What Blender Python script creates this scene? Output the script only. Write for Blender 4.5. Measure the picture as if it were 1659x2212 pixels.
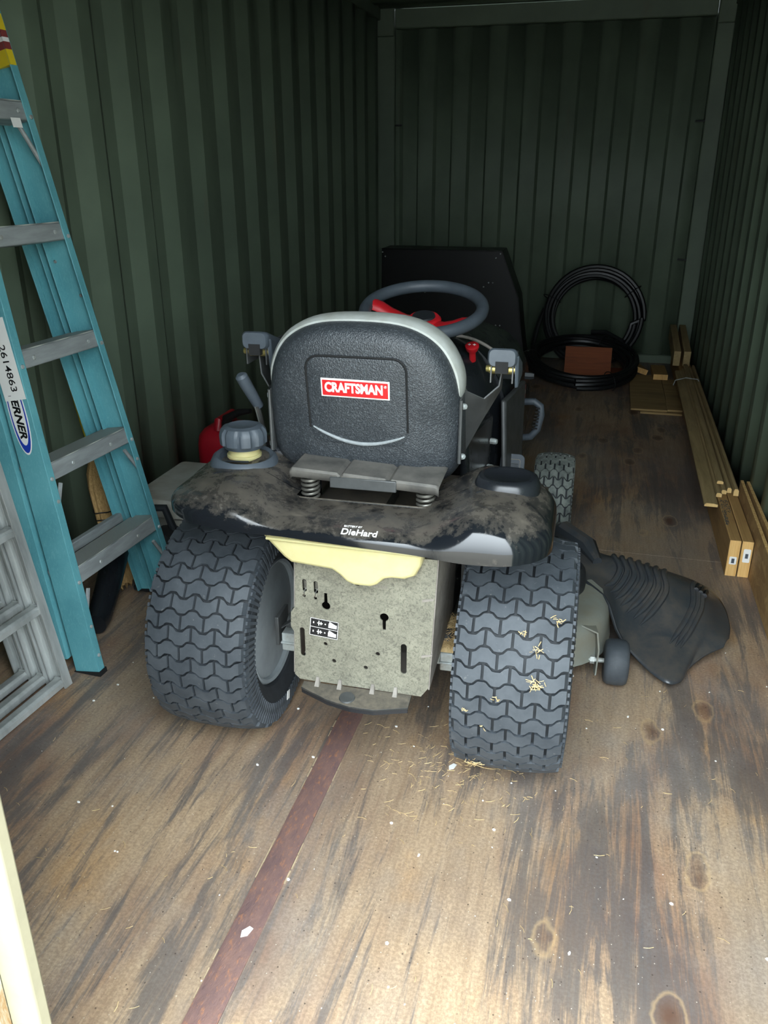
import bpy, bmesh, math, random
import numpy as np
from mathutils import Vector, Matrix, noise as mnoise

for o in list(bpy.data.objects):
    bpy.data.objects.remove(o)
random.seed(7)
scene = bpy.context.scene
COL = scene.collection
PI = math.pi

# ------------------------------------------------------------------ camera
IMG_W, IMG_H = 1659.0, 2212.0
F_PX = 1783.26
YAW, PITCH, ROLL = math.radians(14.803), math.radians(22.533), math.radians(-0.0995)
CAM = Vector((0.5545, 0.0, 1.3508))
fw = Vector((-math.sin(YAW) * math.cos(PITCH), math.cos(YAW) * math.cos(PITCH), -math.sin(PITCH)))
rt = Vector((math.cos(YAW), math.sin(YAW), 0))
up = rt.cross(fw)
rt2 = rt * math.cos(ROLL) + up * math.sin(ROLL)
up2 = -rt * math.sin(ROLL) + up * math.cos(ROLL)
cd = bpy.data.cameras.new('camera')
cam = bpy.data.objects.new('camera', cd)
COL.objects.link(cam)
mw = Matrix.Identity(4)
for i in range(3):
    mw[i][0] = rt2[i]; mw[i][1] = up2[i]; mw[i][2] = -fw[i]; mw[i][3] = CAM[i]
cam.matrix_world = mw
cd.sensor_fit = 'VERTICAL'
cd.sensor_height = 36.0
cd.lens = 36.0 * F_PX / IMG_H
cd.clip_start = 0.02
scene.camera = cam

# ------------------------------------------------------------------ world + exposure
world = bpy.data.worlds.new('overcast_sky')
scene.world = world
world.use_nodes = True
bg = world.node_tree.nodes['Background']
# overcast sky: zenith three times as bright as the horizon (CIE overcast), same all round
wt = world.node_tree
_tc = wt.nodes.new('ShaderNodeTexCoord'); _sx = wt.nodes.new('ShaderNodeSeparateXYZ'); _mr = wt.nodes.new('ShaderNodeMapRange')
_mr.inputs['From Min'].default_value = 0.0; _mr.inputs['From Max'].default_value = 1.0
_mr.inputs['To Min'].default_value = 1.0; _mr.inputs['To Max'].default_value = 3.0
wt.links.new(_tc.outputs['Generated'], _sx.inputs[0]); wt.links.new(_sx.outputs[2], _mr.inputs[0]); wt.links.new(_mr.outputs[0], bg.inputs[1])
bg.inputs[0].default_value = (0.84, 0.94, 1.0, 1)
vs = scene.view_settings
vs.view_transform = 'Standard'
vs.look = 'None'
vs.gamma = 1.0
vs.use_curve_mapping = False
vs.exposure = 2.55

# ------------------------------------------------------------------ materials
def srgb(r, g, b):
    f = lambda c: (c / 255 / 12.92) if c / 255 <= 0.04045 else ((c / 255 + 0.055) / 1.055) ** 2.4
    return (f(r), f(g), f(b), 1)

class NT:
    def __init__(self, name):
        self.m = bpy.data.materials.new(name)
        self.m.use_nodes = True
        self.t = self.m.node_tree
        self.b = self.t.nodes['Principled BSDF']
    def n(self, typ, **kw):
        nd = self.t.nodes.new(typ)
        for k, v in kw.items():
            if k == 'inp':
                for a, b in v.items(): nd.inputs[a].default_value = b
            else: setattr(nd, k, v)
        return nd
    def l(self, a, b): self.t.links.new(a, b)
    def coord(self, scale=(1, 1, 1), kind='Object', rot=(0, 0, 0)):
        tc = self.n('ShaderNodeTexCoord'); mp = self.n('ShaderNodeMapping')
        mp.inputs['Scale'].default_value = scale; mp.inputs['Rotation'].default_value = rot
        self.l(tc.outputs[kind], mp.inputs[0]); return mp.outputs[0]
    def noise(self, vec, scale=5, detail=4, rough=0.55, dist=0):
        nd = self.n('ShaderNodeTexNoise', inp={'Scale': scale, 'Detail': detail, 'Roughness': rough, 'Distortion': dist})
        self.l(vec, nd.inputs['Vector']); return nd.outputs['Fac']
    def ramp(self, fac, stops, interp='LINEAR'):
        r = self.n('ShaderNodeValToRGB'); r.color_ramp.interpolation = interp
        e = r.color_ramp.elements
        while len(e) < len(stops): e.new(0.5)
        for i, (p, c) in enumerate(stops):
            e[i].position = p
            e[i].color = c if isinstance(c, tuple) else (c, c, c, 1)
        self.l(fac, r.inputs[0]); return r.outputs[0]
    def mix(self, fac, a, b, mode='MIX'):
        m = self.n('ShaderNodeMix', data_type='RGBA', blend_type=mode)
        for s, v in ((0, fac), (6, a), (7, b)):
            if hasattr(v, 'is_linked'): self.l(v, m.inputs[s])
            else: m.inputs[s].default_value = v
        return m.outputs[2]
    def math(self, op, a, b=0.0):
        m = self.n('ShaderNodeMath', operation=op)
        for s, v in ((0, a), (1, b)):
            if hasattr(v, 'is_linked'): self.l(v, m.inputs[s])
            else: m.inputs[s].default_value = v
        return m.outputs[0]
    def bump(self, h, strength=0.3, dist=0.002):
        b = self.n('ShaderNodeBump', inp={'Strength': strength, 'Distance': dist})
        self.l(h, b.inputs['Height']); self.l(b.outputs[0], self.b.inputs['Normal'])
    def col(self, c):
        if hasattr(c, 'is_linked'): self.l(c, self.b.inputs['Base Color'])
        else: self.b.inputs['Base Color'].default_value = c
    def rough(self, c):
        if hasattr(c, 'is_linked'): self.l(c, self.b.inputs['Roughness'])
        else: self.b.inputs['Roughness'].default_value = c

def simple(name, c, rough=0.5, metal=0.0, var=0.25, scale=12, bump=0.0, bscale=200, spec=0.5, c2=None, stretch=(1, 1, 1)):
    """one colour with procedural variation towards c2 and fine relief"""
    k = NT(name)
    v = k.coord(stretch)
    nz = k.noise(v, scale, 5, 0.6)
    d = c2 if c2 else tuple(x * (1 - var) for x in c[:3]) + (1,)
    k.col(k.mix(k.ramp(nz, [(0.35, 0.0), (0.7, 1.0)]), c, d))
    k.rough(k.math('ADD', k.math('MULTIPLY', nz, 0.2), rough - 0.1))
    k.b.inputs['Metallic'].default_value = metal
    k.b.inputs['Specular IOR Level'].default_value = spec
    if bump: k.bump(k.noise(v, bscale, 3), bump, 0.002)
    return k.m

M = {}
def dusty(name, base, dust, rough, amount=0.5, scale=14, spec=0.5, updir=True, bump=0.15, bscale=120):
    k = NT(name)
    v = k.coord()
    a = k.noise(v, scale, 8, 0.72, 0.4); b = k.noise(v, scale * 5, 5, 0.7)
    f = k.math('ADD', k.math('MULTIPLY', a, 0.75), k.math('MULTIPLY', b, 0.3))
    if updir:
        g = k.n('ShaderNodeNewGeometry'); s = k.n('ShaderNodeSeparateXYZ'); k.l(g.outputs['Normal'], s.inputs[0])
        upf = k.ramp(s.outputs[2], [(0.35, 0.0), (0.97, 0.22)])
        f = k.math('ADD', f, upf)
    fac = k.ramp(f, [(0.66 - 0.3 * amount, 0.0), (1.06 - 0.3 * amount, 0.85)])
    k.col(k.mix(fac, base, dust))
    k.rough(k.math('ADD', k.math('MULTIPLY', fac, 0.75 - rough), rough))
    k.b.inputs['Specular IOR Level'].default_value = spec
    if bump: k.bump(k.noise(v, bscale, 3), bump, 0.001)
    return k.m

M['fender'] = dusty('fender_black_paint', srgb(20, 23, 27), srgb(118, 110, 98), 0.10, 0.22, 16, 0.6, True, 0.03)
M['black_plastic'] = simple('black_plastic', srgb(38, 42, 46), 0.45, 0, 0.3, 20, 0.15, 300)
M['black_gloss'] = simple('black_gloss_plastic', srgb(30, 33, 37), 0.25, 0, 0.3, 20)
M['grey_plastic'] = simple('grey_plastic', srgb(72, 80, 88), 0.5, 0, 0.25, 25, 0.1, 300)
M['dark_metal'] = simple('dark_metal', srgb(74, 76, 76), 0.42, 0.15, 0.35, 18, 0.1, 150)
M['dark_dust'] = dusty('dark_dusty_metal', srgb(40, 43, 44), srgb(125, 115, 100), 0.35, 0.45, 20)
M['rim'] = simple('wheel_rim_grey', srgb(138, 145, 148), 0.42, 0.0, 0.3, 10)
M['zinc'] = simple('zinc_metal', srgb(182, 190, 190), 0.45, 0.25, 0.3, 30, 0.2, 100, c2=srgb(140, 140, 132))
M['brass'] = simple('yellow_zinc', srgb(190, 176, 112), 0.3, 0.8, 0.3, 30)
M['chrome'] = simple('chrome_rod', srgb(200, 200, 195), 0.2, 0.9, 0.2, 30)
M['spring'] = simple('spring_steel', srgb(120, 118, 110), 0.4, 0.6, 0.4, 60)
M['void'] = simple('black_and_hollow_shade', srgb(14, 15, 16), 0.8, 0, 0.3, 20)  # black of several parts; also paints the shade of groove and pad hollow
M['tank'] = simple('cream_tank_plastic', srgb(186, 178, 132), 0.42, 0, 0.12, 9, 0.03, 200, c2=srgb(170, 160, 110))
M['tank'].node_tree.nodes['Principled BSDF'].inputs['Subsurface Weight'].default_value = 0.1
M['red_plastic'] = simple('red_plastic', srgb(196, 28, 38), 0.38, 0, 0.15, 20)
M['badge_red'] = simple('badge_red', srgb(196, 30, 34), 0.35, 0, 0.08, 20)
M['white'] = simple('white_print', srgb(232, 232, 228), 0.5, 0, 0.06, 20)
M['ink'] = simple('black_ink', srgb(18, 18, 20), 0.5, 0, 0.05, 20)
M['blue_ink'] = simple('blue_ink', srgb(28, 60, 168), 0.45, 0, 0.05, 20)
M['cushion'] = simple('light_grey_vinyl', srgb(168, 172, 168), 0.6, 0, 0.1, 25, 0.15, 250, c2=srgb(150, 152, 144))
M['smile'] = simple('grey_moulding', srgb(142, 148, 150), 0.6, 0, 0.2, 80, 0.2, 300)
M['seat_shell'] = None
k = NT('seat_shell_textured_plastic')
v = k.coord()
vo = k.n('ShaderNodeTexVoronoi', inp={'Scale': 330.0}); k.l(v, vo.inputs['Vector'])
nz = k.noise(v, 230, 3, 0.7)
h = k.math('ADD', vo.outputs['Distance'], nz)
k.col(k.mix(k.ramp(nz, [(0.5, 0.0), (0.75, 1.0)]), srgb(46, 50, 54), srgb(84, 90, 94)))
k.rough(0.40); k.bump(h, 0.5, 0.002); M['seat_shell'] = k.m
k = NT('tire_rubber')
v = k.coord()
a = k.noise(v, 14, 5, 0.65); b = k.noise(v, 90, 3)
c = k.mix(k.ramp(a, [(0.3, 0.0), (0.7, 1.0)]), srgb(48, 54, 60), srgb(72, 77, 82))
c = k.mix(k.ramp(b, [(0.68, 0.0), (0.8, 0.6)]), c, srgb(120, 120, 116))
k.col(c); k.rough(0.62); k.bump(b, 0.15, 0.001); M['rubber'] = k.m
M['rubber_groove'] = simple('tire_rubber_groove', srgb(36, 40, 44), 0.7, 0, 0.3, 20)
M['rubber_dusty'] = simple('dusty_tire_rubber', srgb(120, 126, 120), 0.8, 0, 0.4, 30, 0.2, 100, c2=srgb(76, 82, 80))
k = NT('grimy_grey_steel')
v = k.coord()
a = k.noise(v, 14, 6, 0.7); b = k.noise(v, 110, 6, 0.75, 1.5)
c = k.mix(k.ramp(a, [(0.3, 0.0), (0.75, 1.0)]), srgb(136, 134, 118), srgb(104, 102, 90))
c = k.mix(k.ramp(b, [(0.35, 0.75), (0.55, 0.0)]), c, srgb(66, 64, 56))
c = k.mix(k.ramp(k.noise(v, 9, 4, 0.6), [(0.66, 0.0), (0.8, 0.7)]), c, srgb(48, 48, 44))
k.col(c); k.rough(0.65); k.b.inputs['Metallic'].default_value = 0.1; k.bump(b, 0.2, 0.001); M['grime'] = k.m
M['flange'] = simple('dusty_steel_flange', srgb(138, 132, 124), 0.7, 0.1, 0.3, 25, 0.1, 100, c2=srgb(104, 98, 92))
M['plate'] = simple('dusty_seat_plate', srgb(112, 109, 103), 0.5, 0.1, 0.4, 18, 0.1, 100, c2=srgb(76, 75, 72))
M['deck'] = simple('mower_deck_grey', srgb(134, 140, 134), 0.36, 0.05, 0.3, 7, 0.05, 80, c2=srgb(126, 122, 108))
M['chute'] = dusty('chute_black_plastic', srgb(50, 54, 58), srgb(92, 84, 74), 0.28, 0.14, 11, 0.5, True, 0.12, 200)
k = NT('teal_fiberglass')
v = k.coord(); vf = k.coord((1, 1, 0.35))
b = k.noise(vf, 160, 6, 0.8, 1.0)
c = k.mix(k.ramp(k.noise(v, 5, 4), [(0.35, 0.0), (0.65, 1.0)]), srgb(98, 164, 172), srgb(80, 144, 153))
c = k.mix(k.ramp(b, [(0.5, 0.0), (0.8, 0.55)]), c, srgb(140, 196, 200))
k.col(c); k.rough(0.5); k.bump(b, 0.1, 0.001); M['teal'] = k.m
M['alu_step'] = simple('worn_aluminium_step', srgb(156, 162, 162), 0.5, 0.15, 0.3, 8, 0.15, 120, stretch=(6, 1, 6))
k = NT('ribbed_step_tread'); v = k.coord()
w = k.n('ShaderNodeTexWave', wave_type='BANDS', bands_direction='X', inp={'Scale': 55.0, 'Distortion': 0.3}); k.l(v, w.inputs['Vector'])
k.col(k.mix(w.outputs['Fac'], srgb(112, 118, 116), srgb(176, 180, 172))); k.rough(0.6); k.b.inputs['Metallic'].default_value = 0.15
k.bump(w.outputs['Fac'], 0.5, 0.002); M['step_tread'] = k.m
M['alu'] = simple('bright_aluminium', srgb(196, 200, 198), 0.36, 0.35, 0.3, 14, 0.1, 140, c2=srgb(140, 144, 142), stretch=(1, 1, 0.2))
M['yellow'] = simple('yellow_print', srgb(222, 196, 40), 0.5, 0, 0.1, 10)
M['rust_red'] = simple('brown_red_print', srgb(132, 60, 58), 0.5, 0, 0.1, 10)
M['straw'] = simple('broom_straw', srgb(196, 162, 108), 0.85, 0, 0.35, 60, 0.5, 240, c2=srgb(140, 108, 62), stretch=(6, 6, 0.5))
M['dry_grass'] = simple('dry_grass', srgb(216, 190, 142), 0.85, 0, 0.25, 60, c2=srgb(176, 148, 100))
M['tote'] = simple('grey_tote_plastic', srgb(178, 182, 176), 0.6, 0, 0.25, 7, 0.05, 100, c2=srgb(150, 144, 130))
M['red_can'] = simple('red_fuel_can', srgb(176, 24, 40), 0.42, 0, 0.15, 8)
M['black_panel'] = simple('black_painted_steel', srgb(12, 13, 15), 0.38, 0, 0.3, 6)
M['pipe'] = simple('black_poly_pipe', srgb(22, 24, 26), 0.42, 0, 0.3, 15)
def wood(name, c1, c2, axis='Y', dark=None, scale=7):
    k = NT(name)
    st = {'Y': (1, 0.06, 1), 'X': (0.06, 1, 1), 'Z': (1, 1, 0.06)}[axis]
    v = k.coord(st)
    a = k.noise(v, scale * 8, 6, 0.65, 0.6); b = k.noise(k.coord(tuple(0.3 + 0.7 * s for s in st)), scale, 4)
    c = k.mix(k.ramp(a, [(0.3, 0.0), (0.7, 1.0)]), c1, c2)
    c = k.mix(k.ramp(b, [(0.5, 0.0), (0.8, 0.7)]), c, dark or tuple(x * 0.5 for x in c2[:3]) + (1,))
    k.col(c); k.rough(0.75); k.bump(a, 0.25, 0.001); return k.m
M['pine'] = wood('treated_pine', srgb(172, 138, 86), srgb(146, 110, 62), 'Y')
M['endgrain'] = wood('pine_end_grain', srgb(226, 188, 122), srgb(202, 152, 84), 'Z', scale=14)
M['stick'] = wood('weathered_trim', srgb(170, 148, 104), srgb(138, 118, 78), 'Y')
M['stick_end'] = wood('trim_cut_end', srgb(224, 192, 130), srgb(196, 158, 96), 'Z')
M['ply'] = wood('offcut_plywood', srgb(166, 140, 94), srgb(136, 110, 68), 'X', srgb(70, 56, 36), 6)
M['orange_wood'] = wood('orange_stained_wood', srgb(150, 82, 44), srgb(122, 62, 34), 'X')
k = NT('osb_board'); v = k.coord((1, 1, 1))
vo = k.n('ShaderNodeTexVoronoi', inp={'Scale': 26.0, 'Randomness': 1.0}); k.l(k.coord((1, 0.5, 1.4)), vo.inputs['Vector'])
s = k.n('ShaderNodeSeparateXYZ'); k.l(vo.outputs['Color'], s.inputs[0])
k.col(k.mix(k.noise(v, 60, 4), k.ramp(s.outputs[0], [(0.0, srgb(146, 112, 66)), (1.0, srgb(196, 162, 106))]), srgb(120, 88, 52)))
k.rough(0.75); k.bump(s.outputs[1], 0.4, 0.002); M['osb'] = k.m
M['osb_edge'] = simple('osb_cut_edge', srgb(214, 180, 116), 0.85, 0, 0.4, 120, 0.6, 160, c2=srgb(160, 122, 70))

# container paint: olive grey green with rust-brown blooms
k = NT('container_wall_paint'); v = k.coord(kind='Object')
a = k.noise(v, 3.0, 5, 0.6); b = k.noise(k.coord((1, 1, 0.25)), 7, 5, 0.65)
c = k.mix(k.ramp(a, [(0.35, 0.0), (0.7, 1.0)]), srgb(106, 121, 102), srgb(92, 105, 89))
c = k.mix(k.ramp(b, [(0.62, 0.0), (0.8, 0.35)]), c, srgb(112, 98, 78))
k.col(c); k.rough(0.55); k.b.inputs['Specular IOR Level'].default_value = 0.35
k.bump(k.noise(v, 60, 3), 0.05, 0.001); M['wall'] = k.m

# weathered plywood floor: grain runs along the container
k = NT('weathered_plywood_floor')
v1 = k.coord((1, 0.07, 1)); v0 = k.coord((1, 0.4, 1)); vd = k.coord((1, 1, 1))
g = k.noise(v1, 60, 8, 0.75, 0.6); big = k.noise(v0, 3.2, 5, 0.62, 0.5); mid = k.noise(v1, 17, 9, 0.78, 0.7)
fine = k.noise(vd, 150, 4, 0.7)
c = k.mix(k.ramp(g, [(0.3, 0.0), (0.7, 1.0)]), srgb(188, 163, 133), srgb(154, 129, 102))
red = k.noise(v0, 3.0, 5, 0.62, 0.3)
c = k.mix(k.ramp(red, [(0.45, 0.0), (0.64, 0.85)]), c, srgb(132, 96, 76))
c = k.mix(k.ramp(k.noise(k.coord((1, 0.5, 1), rot=(0, 0, 0.3)), 4.2, 4, 0.6), [(0.55, 0.0), (0.72, 0.6)]), c, srgb(184, 138, 82))
st = k.math('ADD', k.math('MULTIPLY', mid, 0.75), k.math('MULTIPLY', big, 0.55))
c = k.mix(k.ramp(st, [(0.635, 0.0), (0.70, 0.75), (0.85, 0.92)]), c, srgb(80, 80, 82))
gr = k.noise(k.coord((1, 0.7, 1)), 1.9, 5, 0.65)
c = k.mix(k.ramp(gr, [(0.46, 0.0), (0.68, 0.6)]), c, srgb(152, 146, 140))
c = k.mix(k.ramp(fine, [(0.42, 0.35), (0.6, 0.0)]), c, srgb(84, 68, 56))
# walked-in dirt: broad irregular patches
dirt = k.noise(k.coord((1, 0.6, 1)), 1.3, 6, 0.6, 0.4)
c = k.mix(k.ramp(dirt, [(0.42, 0.0), (0.66, 0.55)]), c, k.mix(g, srgb(112, 98, 88), srgb(82, 74, 70)))
# knots
vk = k.n('ShaderNodeTexVoronoi', inp={'Scale': 5.6, 'Randomness': 1.0}); k.l(k.coord((1, 0.5, 1)), vk.inputs['Vector'])
kd = k.math('ADD', vk.outputs['Distance'], k.math('MULTIPLY', k.math('SUBTRACT', k.noise(vd, 20, 3), 0.5), 0.12))
c = k.mix(k.ramp(kd, [(0.07, 0.9), (0.18, 0.0)]), c, srgb(86, 60, 46))
c = k.mix(k.ramp(kd, [(0.15, 0.0), (0.17, 0.35), (0.195, 0.0)]), c, srgb(190, 160, 116))
# speckles of pale grit and dark pits
sp = k.n('ShaderNodeTexVoronoi', inp={'Scale': 46.0, 'Randomness': 1.0}); k.l(vd, sp.inputs['Vector'])
c = k.mix(k.ramp(sp.outputs['Distance'], [(0.05, 0.8), (0.1, 0.0)]), c, srgb(54, 44, 38))
sp2 = k.n('ShaderNodeTexVoronoi', inp={'Scale': 63.0, 'Randomness': 1.0}); k.l(k.coord((1, 1, 1), rot=(0, 0, 0.6)), sp2.inputs['Vector'])
c = k.mix(k.ramp(sp2.outputs['Distance'], [(0.05, 0.6), (0.08, 0.0)]), c, srgb(212, 202, 184))
k.col(c)
k.rough(k.math('ADD', k.math('MULTIPLY', g, 0.3), 0.34))
k.bump(k.math('ADD', g, k.math('MULTIPLY', mid, 0.6)), 0.3, 0.002); M['floor'] = k.m
k = NT('rusty_floor_strip'); v = k.coord((1, 0.4, 1))
a = k.noise(v, 40, 7, 0.75); b = k.noise(v, 120, 4, 0.7)
c = k.mix(k.ramp(a, [(0.3, 0.0), (0.7, 1.0)]), srgb(96, 76, 76), srgb(126, 96, 86))
c = k.mix(k.ramp(b, [(0.56, 0.0), (0.7, 0.8)]), c, srgb(158, 108, 76))
c = k.mix(k.ramp(k.noise(v, 9, 4), [(0.62, 0.0), (0.75, 0.6)]), c, srgb(170, 160, 150))
k.col(c); k.rough(0.6); k.bump(b, 0.7, 0.003); M['strip'] = k.m
k = NT('rusted_cream_door_paint'); v = k.coord((1, 1, 0.5))
a = k.noise(v, 22, 6, 0.7, 0.8)
c = k.mix(k.ramp(a, [(0.5, 0.0), (0.6, 1.0)]), srgb(158, 154, 138), srgb(140, 114, 78))
c = k.mix(k.ramp(a, [(0.6, 0.0), (0.7, 1.0)]), c, srgb(116, 62, 32))
k.col(c); k.rough(0.55); k.bump(a, 0.3, 0.002); M['door_rust'] = k.m
M['door'] = simple('cream_door_paint', srgb(204, 200, 170), 0.55, 0, 0.12, 12, 0.1, 60)
M['gasket'] = simple('cream_gasket', srgb(150, 144, 120), 0.6, 0, 0.12, 20)
M['caulk'] = simple('old_caulk', srgb(176, 156, 126), 0.8, 0, 0.3, 40)
M['ground'] = simple('gravel_ground', srgb(150, 142, 128), 0.9, 0, 0.4, 9, 0.8, 40)

# ------------------------------------------------------------------ mesh builder
class MB:
    def __init__(self): self.v = []; self.f = []
    def add(self, vs, fs):
        o = len(self.v); self.v += [tuple(p) for p in vs]; self.f += [tuple(i + o for i in f) for f in fs]
        return self
    def box(self, a, b, mat=None):
        x0, y0, z0 = a; x1, y1, z1 = b
        vs = [(x0, y0, z0), (x1, y0, z0), (x1, y1, z0), (x0, y1, z0), (x0, y0, z1), (x1, y0, z1), (x1, y1, z1), (x0, y1, z1)]
        if mat is not None: vs = [mat @ Vector(p) for p in vs]
        return self.add(vs, [(3, 2, 1, 0), (4, 5, 6, 7), (0, 1, 5, 4), (1, 2, 6, 5), (2, 3, 7, 6), (3, 0, 4, 7)])
    def hexa(self, q):            # 8 corners: bottom ring 4, top ring 4
        return self.add(q, [(3, 2, 1, 0), (4, 5, 6, 7), (0, 1, 5, 4), (1, 2, 6, 5), (2, 3, 7, 6), (3, 0, 4, 7)])
    def tube(self, path, r, seg=10, closed=False, caps=True):
        P = [Vector(p) for p in path]; n = len(P); rr = r if isinstance(r, (list, tuple)) else [r] * n
        nrm = None; vs = []
        for i in range(n):
            if closed: t = P[(i + 1) % n] - P[i - 1]
            else: t = P[min(i + 1, n - 1)] - P[max(i - 1, 0)]
            t.normalize()
            if nrm is None:
                a = Vector((0, 0, 1)) if abs(t.z) < 0.9 else Vector((1, 0, 0)); nrm = t.cross(a).normalized()
            else:
                nrm = nrm - t * nrm.dot(t); nrm.normalize()
            bn = t.cross(nrm)
            for j in range(seg):
                a = 2 * PI * j / seg; vs.append(P[i] + (nrm * math.cos(a) + bn * math.sin(a)) * rr[i])
        fs = []
        for i in range(n if closed else n - 1):
            for j in range(seg):
                a = i * seg; b = ((i + 1) % n) * seg; k2 = (j + 1) % seg
                fs.append((a + j, a + k2, b + k2, b + j))
        if caps and not closed:
            fs.append(tuple(range(seg - 1, -1, -1))); fs.append(tuple((n - 1) * seg + j for j in range(seg)))
        return self.add(vs, fs)
    def lathe(self, prof, seg=32, M4=None, closed=False):
        """prof: (r, h) pairs around local Z"""
        M4 = M4 or Matrix.Identity(4); vs = []; n = len(prof)
        for r, h in prof:
            for j in range(seg):
                a = 2 * PI * j / seg; vs.append(M4 @ Vector((r * math.cos(a), r * math.sin(a), h)))
        fs = []
        for i in range(n if closed else n - 1):
            for j in range(seg):
                k2 = (j + 1) % seg; a = i * seg; b = ((i + 1) % n) * seg
                fs.append((a + j, a + k2, b + k2, b + j))
        if not closed:
            if prof[0][0] > 1e-6: fs.append(tuple(range(seg - 1, -1, -1)))
            if prof[-1][0] > 1e-6: fs.append(tuple((n - 1) * seg + j for j in range(seg)))
        return self.add(vs, fs)
    def prism(self, poly, M4, h):
        n = len(poly)
        vs = [M4 @ Vector((x, y, 0)) for x, y in poly] + [M4 @ Vector((x, y, h)) for x, y in poly]
        fs = [tuple(range(n - 1, -1, -1)), tuple(range(n, 2 * n))] + [(i, (i + 1) % n, n + (i + 1) % n, n + i) for i in range(n)]
        return self.add(vs, fs)
    def rings(self, R, cap0=True, cap1=True, closed=True):
        n = len(R[0]); vs = [p for r in R for p in r]; fs = []
        for i in range(len(R) - 1):
            for j in range(n if closed else n - 1):
                k2 = (j + 1) % n; fs.append((i * n + j, i * n + k2, (i + 1) * n + k2, (i + 1) * n + j))
        if closed:
            if cap0: fs.append(tuple(range(n - 1, -1, -1)))
            if cap1: fs.append(tuple((len(R) - 1) * n + j for j in range(n)))
        return self.add(vs, fs)
    def build(self, name, mat, parent=None, bevel=0, seg=2, sharp=35, solid=0, label=None, kind=None, weld=True):
        me = bpy.data.meshes.new(name)
        me.from_pydata([tuple(p) for p in self.v], [], self.f); me.validate()
        bm = bmesh.new(); bm.from_mesh(me)
        if weld: bmesh.ops.remove_doubles(bm, verts=bm.verts, dist=1e-6)
        bmesh.ops.recalc_face_normals(bm, faces=bm.faces); bm.to_mesh(me); bm.free()
        return finish(name, me, mat, parent, bevel, seg, sharp, solid, label, kind)

def finish(name, me, mat, parent=None, bevel=0, seg=2, sharp=35, solid=0, label=None, kind=None):
    me.materials.clear(); me.materials.append(M[mat] if isinstance(mat, str) else mat)
    me.polygons.foreach_set('use_smooth', [True] * len(me.polygons))
    me.set_sharp_from_angle(angle=math.radians(sharp))
    o = bpy.data.objects.new(name, me); COL.objects.link(o)
    if parent: o.parent = parent
    if solid:
        s = o.modifiers.new('thickness', 'SOLIDIFY'); s.thickness = solid; s.offset = 0
    if bevel:
        b = o.modifiers.new('bevel', 'BEVEL'); b.width = bevel; b.segments = seg; b.limit_method = 'ANGLE'; b.angle_limit = math.radians(40)
    if label: o['label'] = label
    if kind: o['kind'] = kind
    return o

def thing(name, label, cat, loc=(0, 0, 0), rz=0, group=None):
    o = bpy.data.objects.new(name, None); COL.objects.link(o); o.empty_display_size = 0.05
    o.location = loc; o.rotation_euler = (0, 0, rz); o['label'] = label; o['category'] = cat
    if group: o['group'] = group
    return o
def tag(o, label, cat, group=None, kind=None):
    o['label'] = label; o['category'] = cat
    if group: o['group'] = group
    if kind: o['kind'] = kind
    return o
def struct(o, label=None, cat=None):
    o['kind'] = 'structure'
    if label: o['label'] = label
    if cat: o['category'] = cat
    return o
def frame(o, x, y, z=None):
    x = Vector(x).normalized(); y = Vector(y).normalized(); z = Vector(z).normalized() if z else x.cross(y).normalized()
    m = Matrix.Identity(4)
    for i in range(3): m[i][0] = x[i]; m[i][1] = y[i]; m[i][2] = z[i]; m[i][3] = o[i]
    return m
def axis_frame(o, z):
    z = Vector(z).normalized(); a = Vector((0, 0, 1)) if abs(z.z) < 0.9 else Vector((1, 0, 0))
    x = a.cross(z).normalized(); return frame(o, x, z.cross(x))
def lerp(a, b, t): return a + (b - a) * t
def sm(a, b, x):
    t = max(0.0, min(1.0, (x - a) / (b - a))); return t * t * (3 - 2 * t)
def curve_mesh(name, splines, extrude, bevel=0.0):
    cu = bpy.data.curves.new(name, 'CURVE'); cu.dimensions = '2D'; cu.fill_mode = 'BOTH'; cu.extrude = extrude; cu.bevel_depth = bevel; cu.bevel_resolution = 1
    for pts in splines:
        s = cu.splines.new('POLY'); s.points.add(len(pts) - 1); s.use_cyclic_u = True
        for p, q in zip(s.points, pts): p.co = (q[0], q[1], 0, 1)
    ob = bpy.data.objects.new(name, cu); COL.objects.link(ob)
    me = bpy.data.meshes.new_from_object(ob); bpy.data.objects.remove(ob); bpy.data.curves.remove(cu); return me
def text_mesh(txt, size, width=None, bold=0.0, shear=0.0, depth=0.0004, space=1.0):
    cu = bpy.data.curves.new('print', 'FONT'); cu.body = txt; cu.size = size; cu.align_x = 'CENTER'; cu.align_y = 'CENTER'
    cu.extrude = depth; cu.offset = bold; cu.shear = shear; cu.space_character = space; cu.resolution_u = 4
    ob = bpy.data.objects.new('print', cu); COL.objects.link(ob)
    me = bpy.data.meshes.new_from_object(ob); bpy.data.objects.remove(ob); bpy.data.curves.remove(cu)
    xs = [v.co.x for v in me.vertices]; w = max(xs) - min(xs); cx = (max(xs) + min(xs)) / 2
    s = (width / w) if width else 1.0
    for v in me.vertices: v.co.x = (v.co.x - cx) * s
    return me
def text(name, txt, M4, mat, parent, size, width=None, bold=0.0, shear=0.0, label=None, space=1.0):
    me = text_mesh(txt, size, width, bold, shear, 0.0004, space); me.transform(M4)
    return finish(name, me, mat, parent, label=label)
def circle(cx, cy, r, n=16): return [(cx + r * math.cos(2 * PI * i / n), cy + r * math.sin(2 * PI * i / n)) for i in range(n)]
def slot(cx, cy, w, h, n=8):
    r = w / 2; p = []
    for i in range(n + 1): a = PI * i / n; p.append((cx + r * math.cos(a), cy + h / 2 - r + r * math.sin(a)))
    for i in range(n + 1): a = PI + PI * i / n; p.append((cx + r * math.cos(a), cy - h / 2 + r + r * math.sin(a)))
    return p
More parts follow.
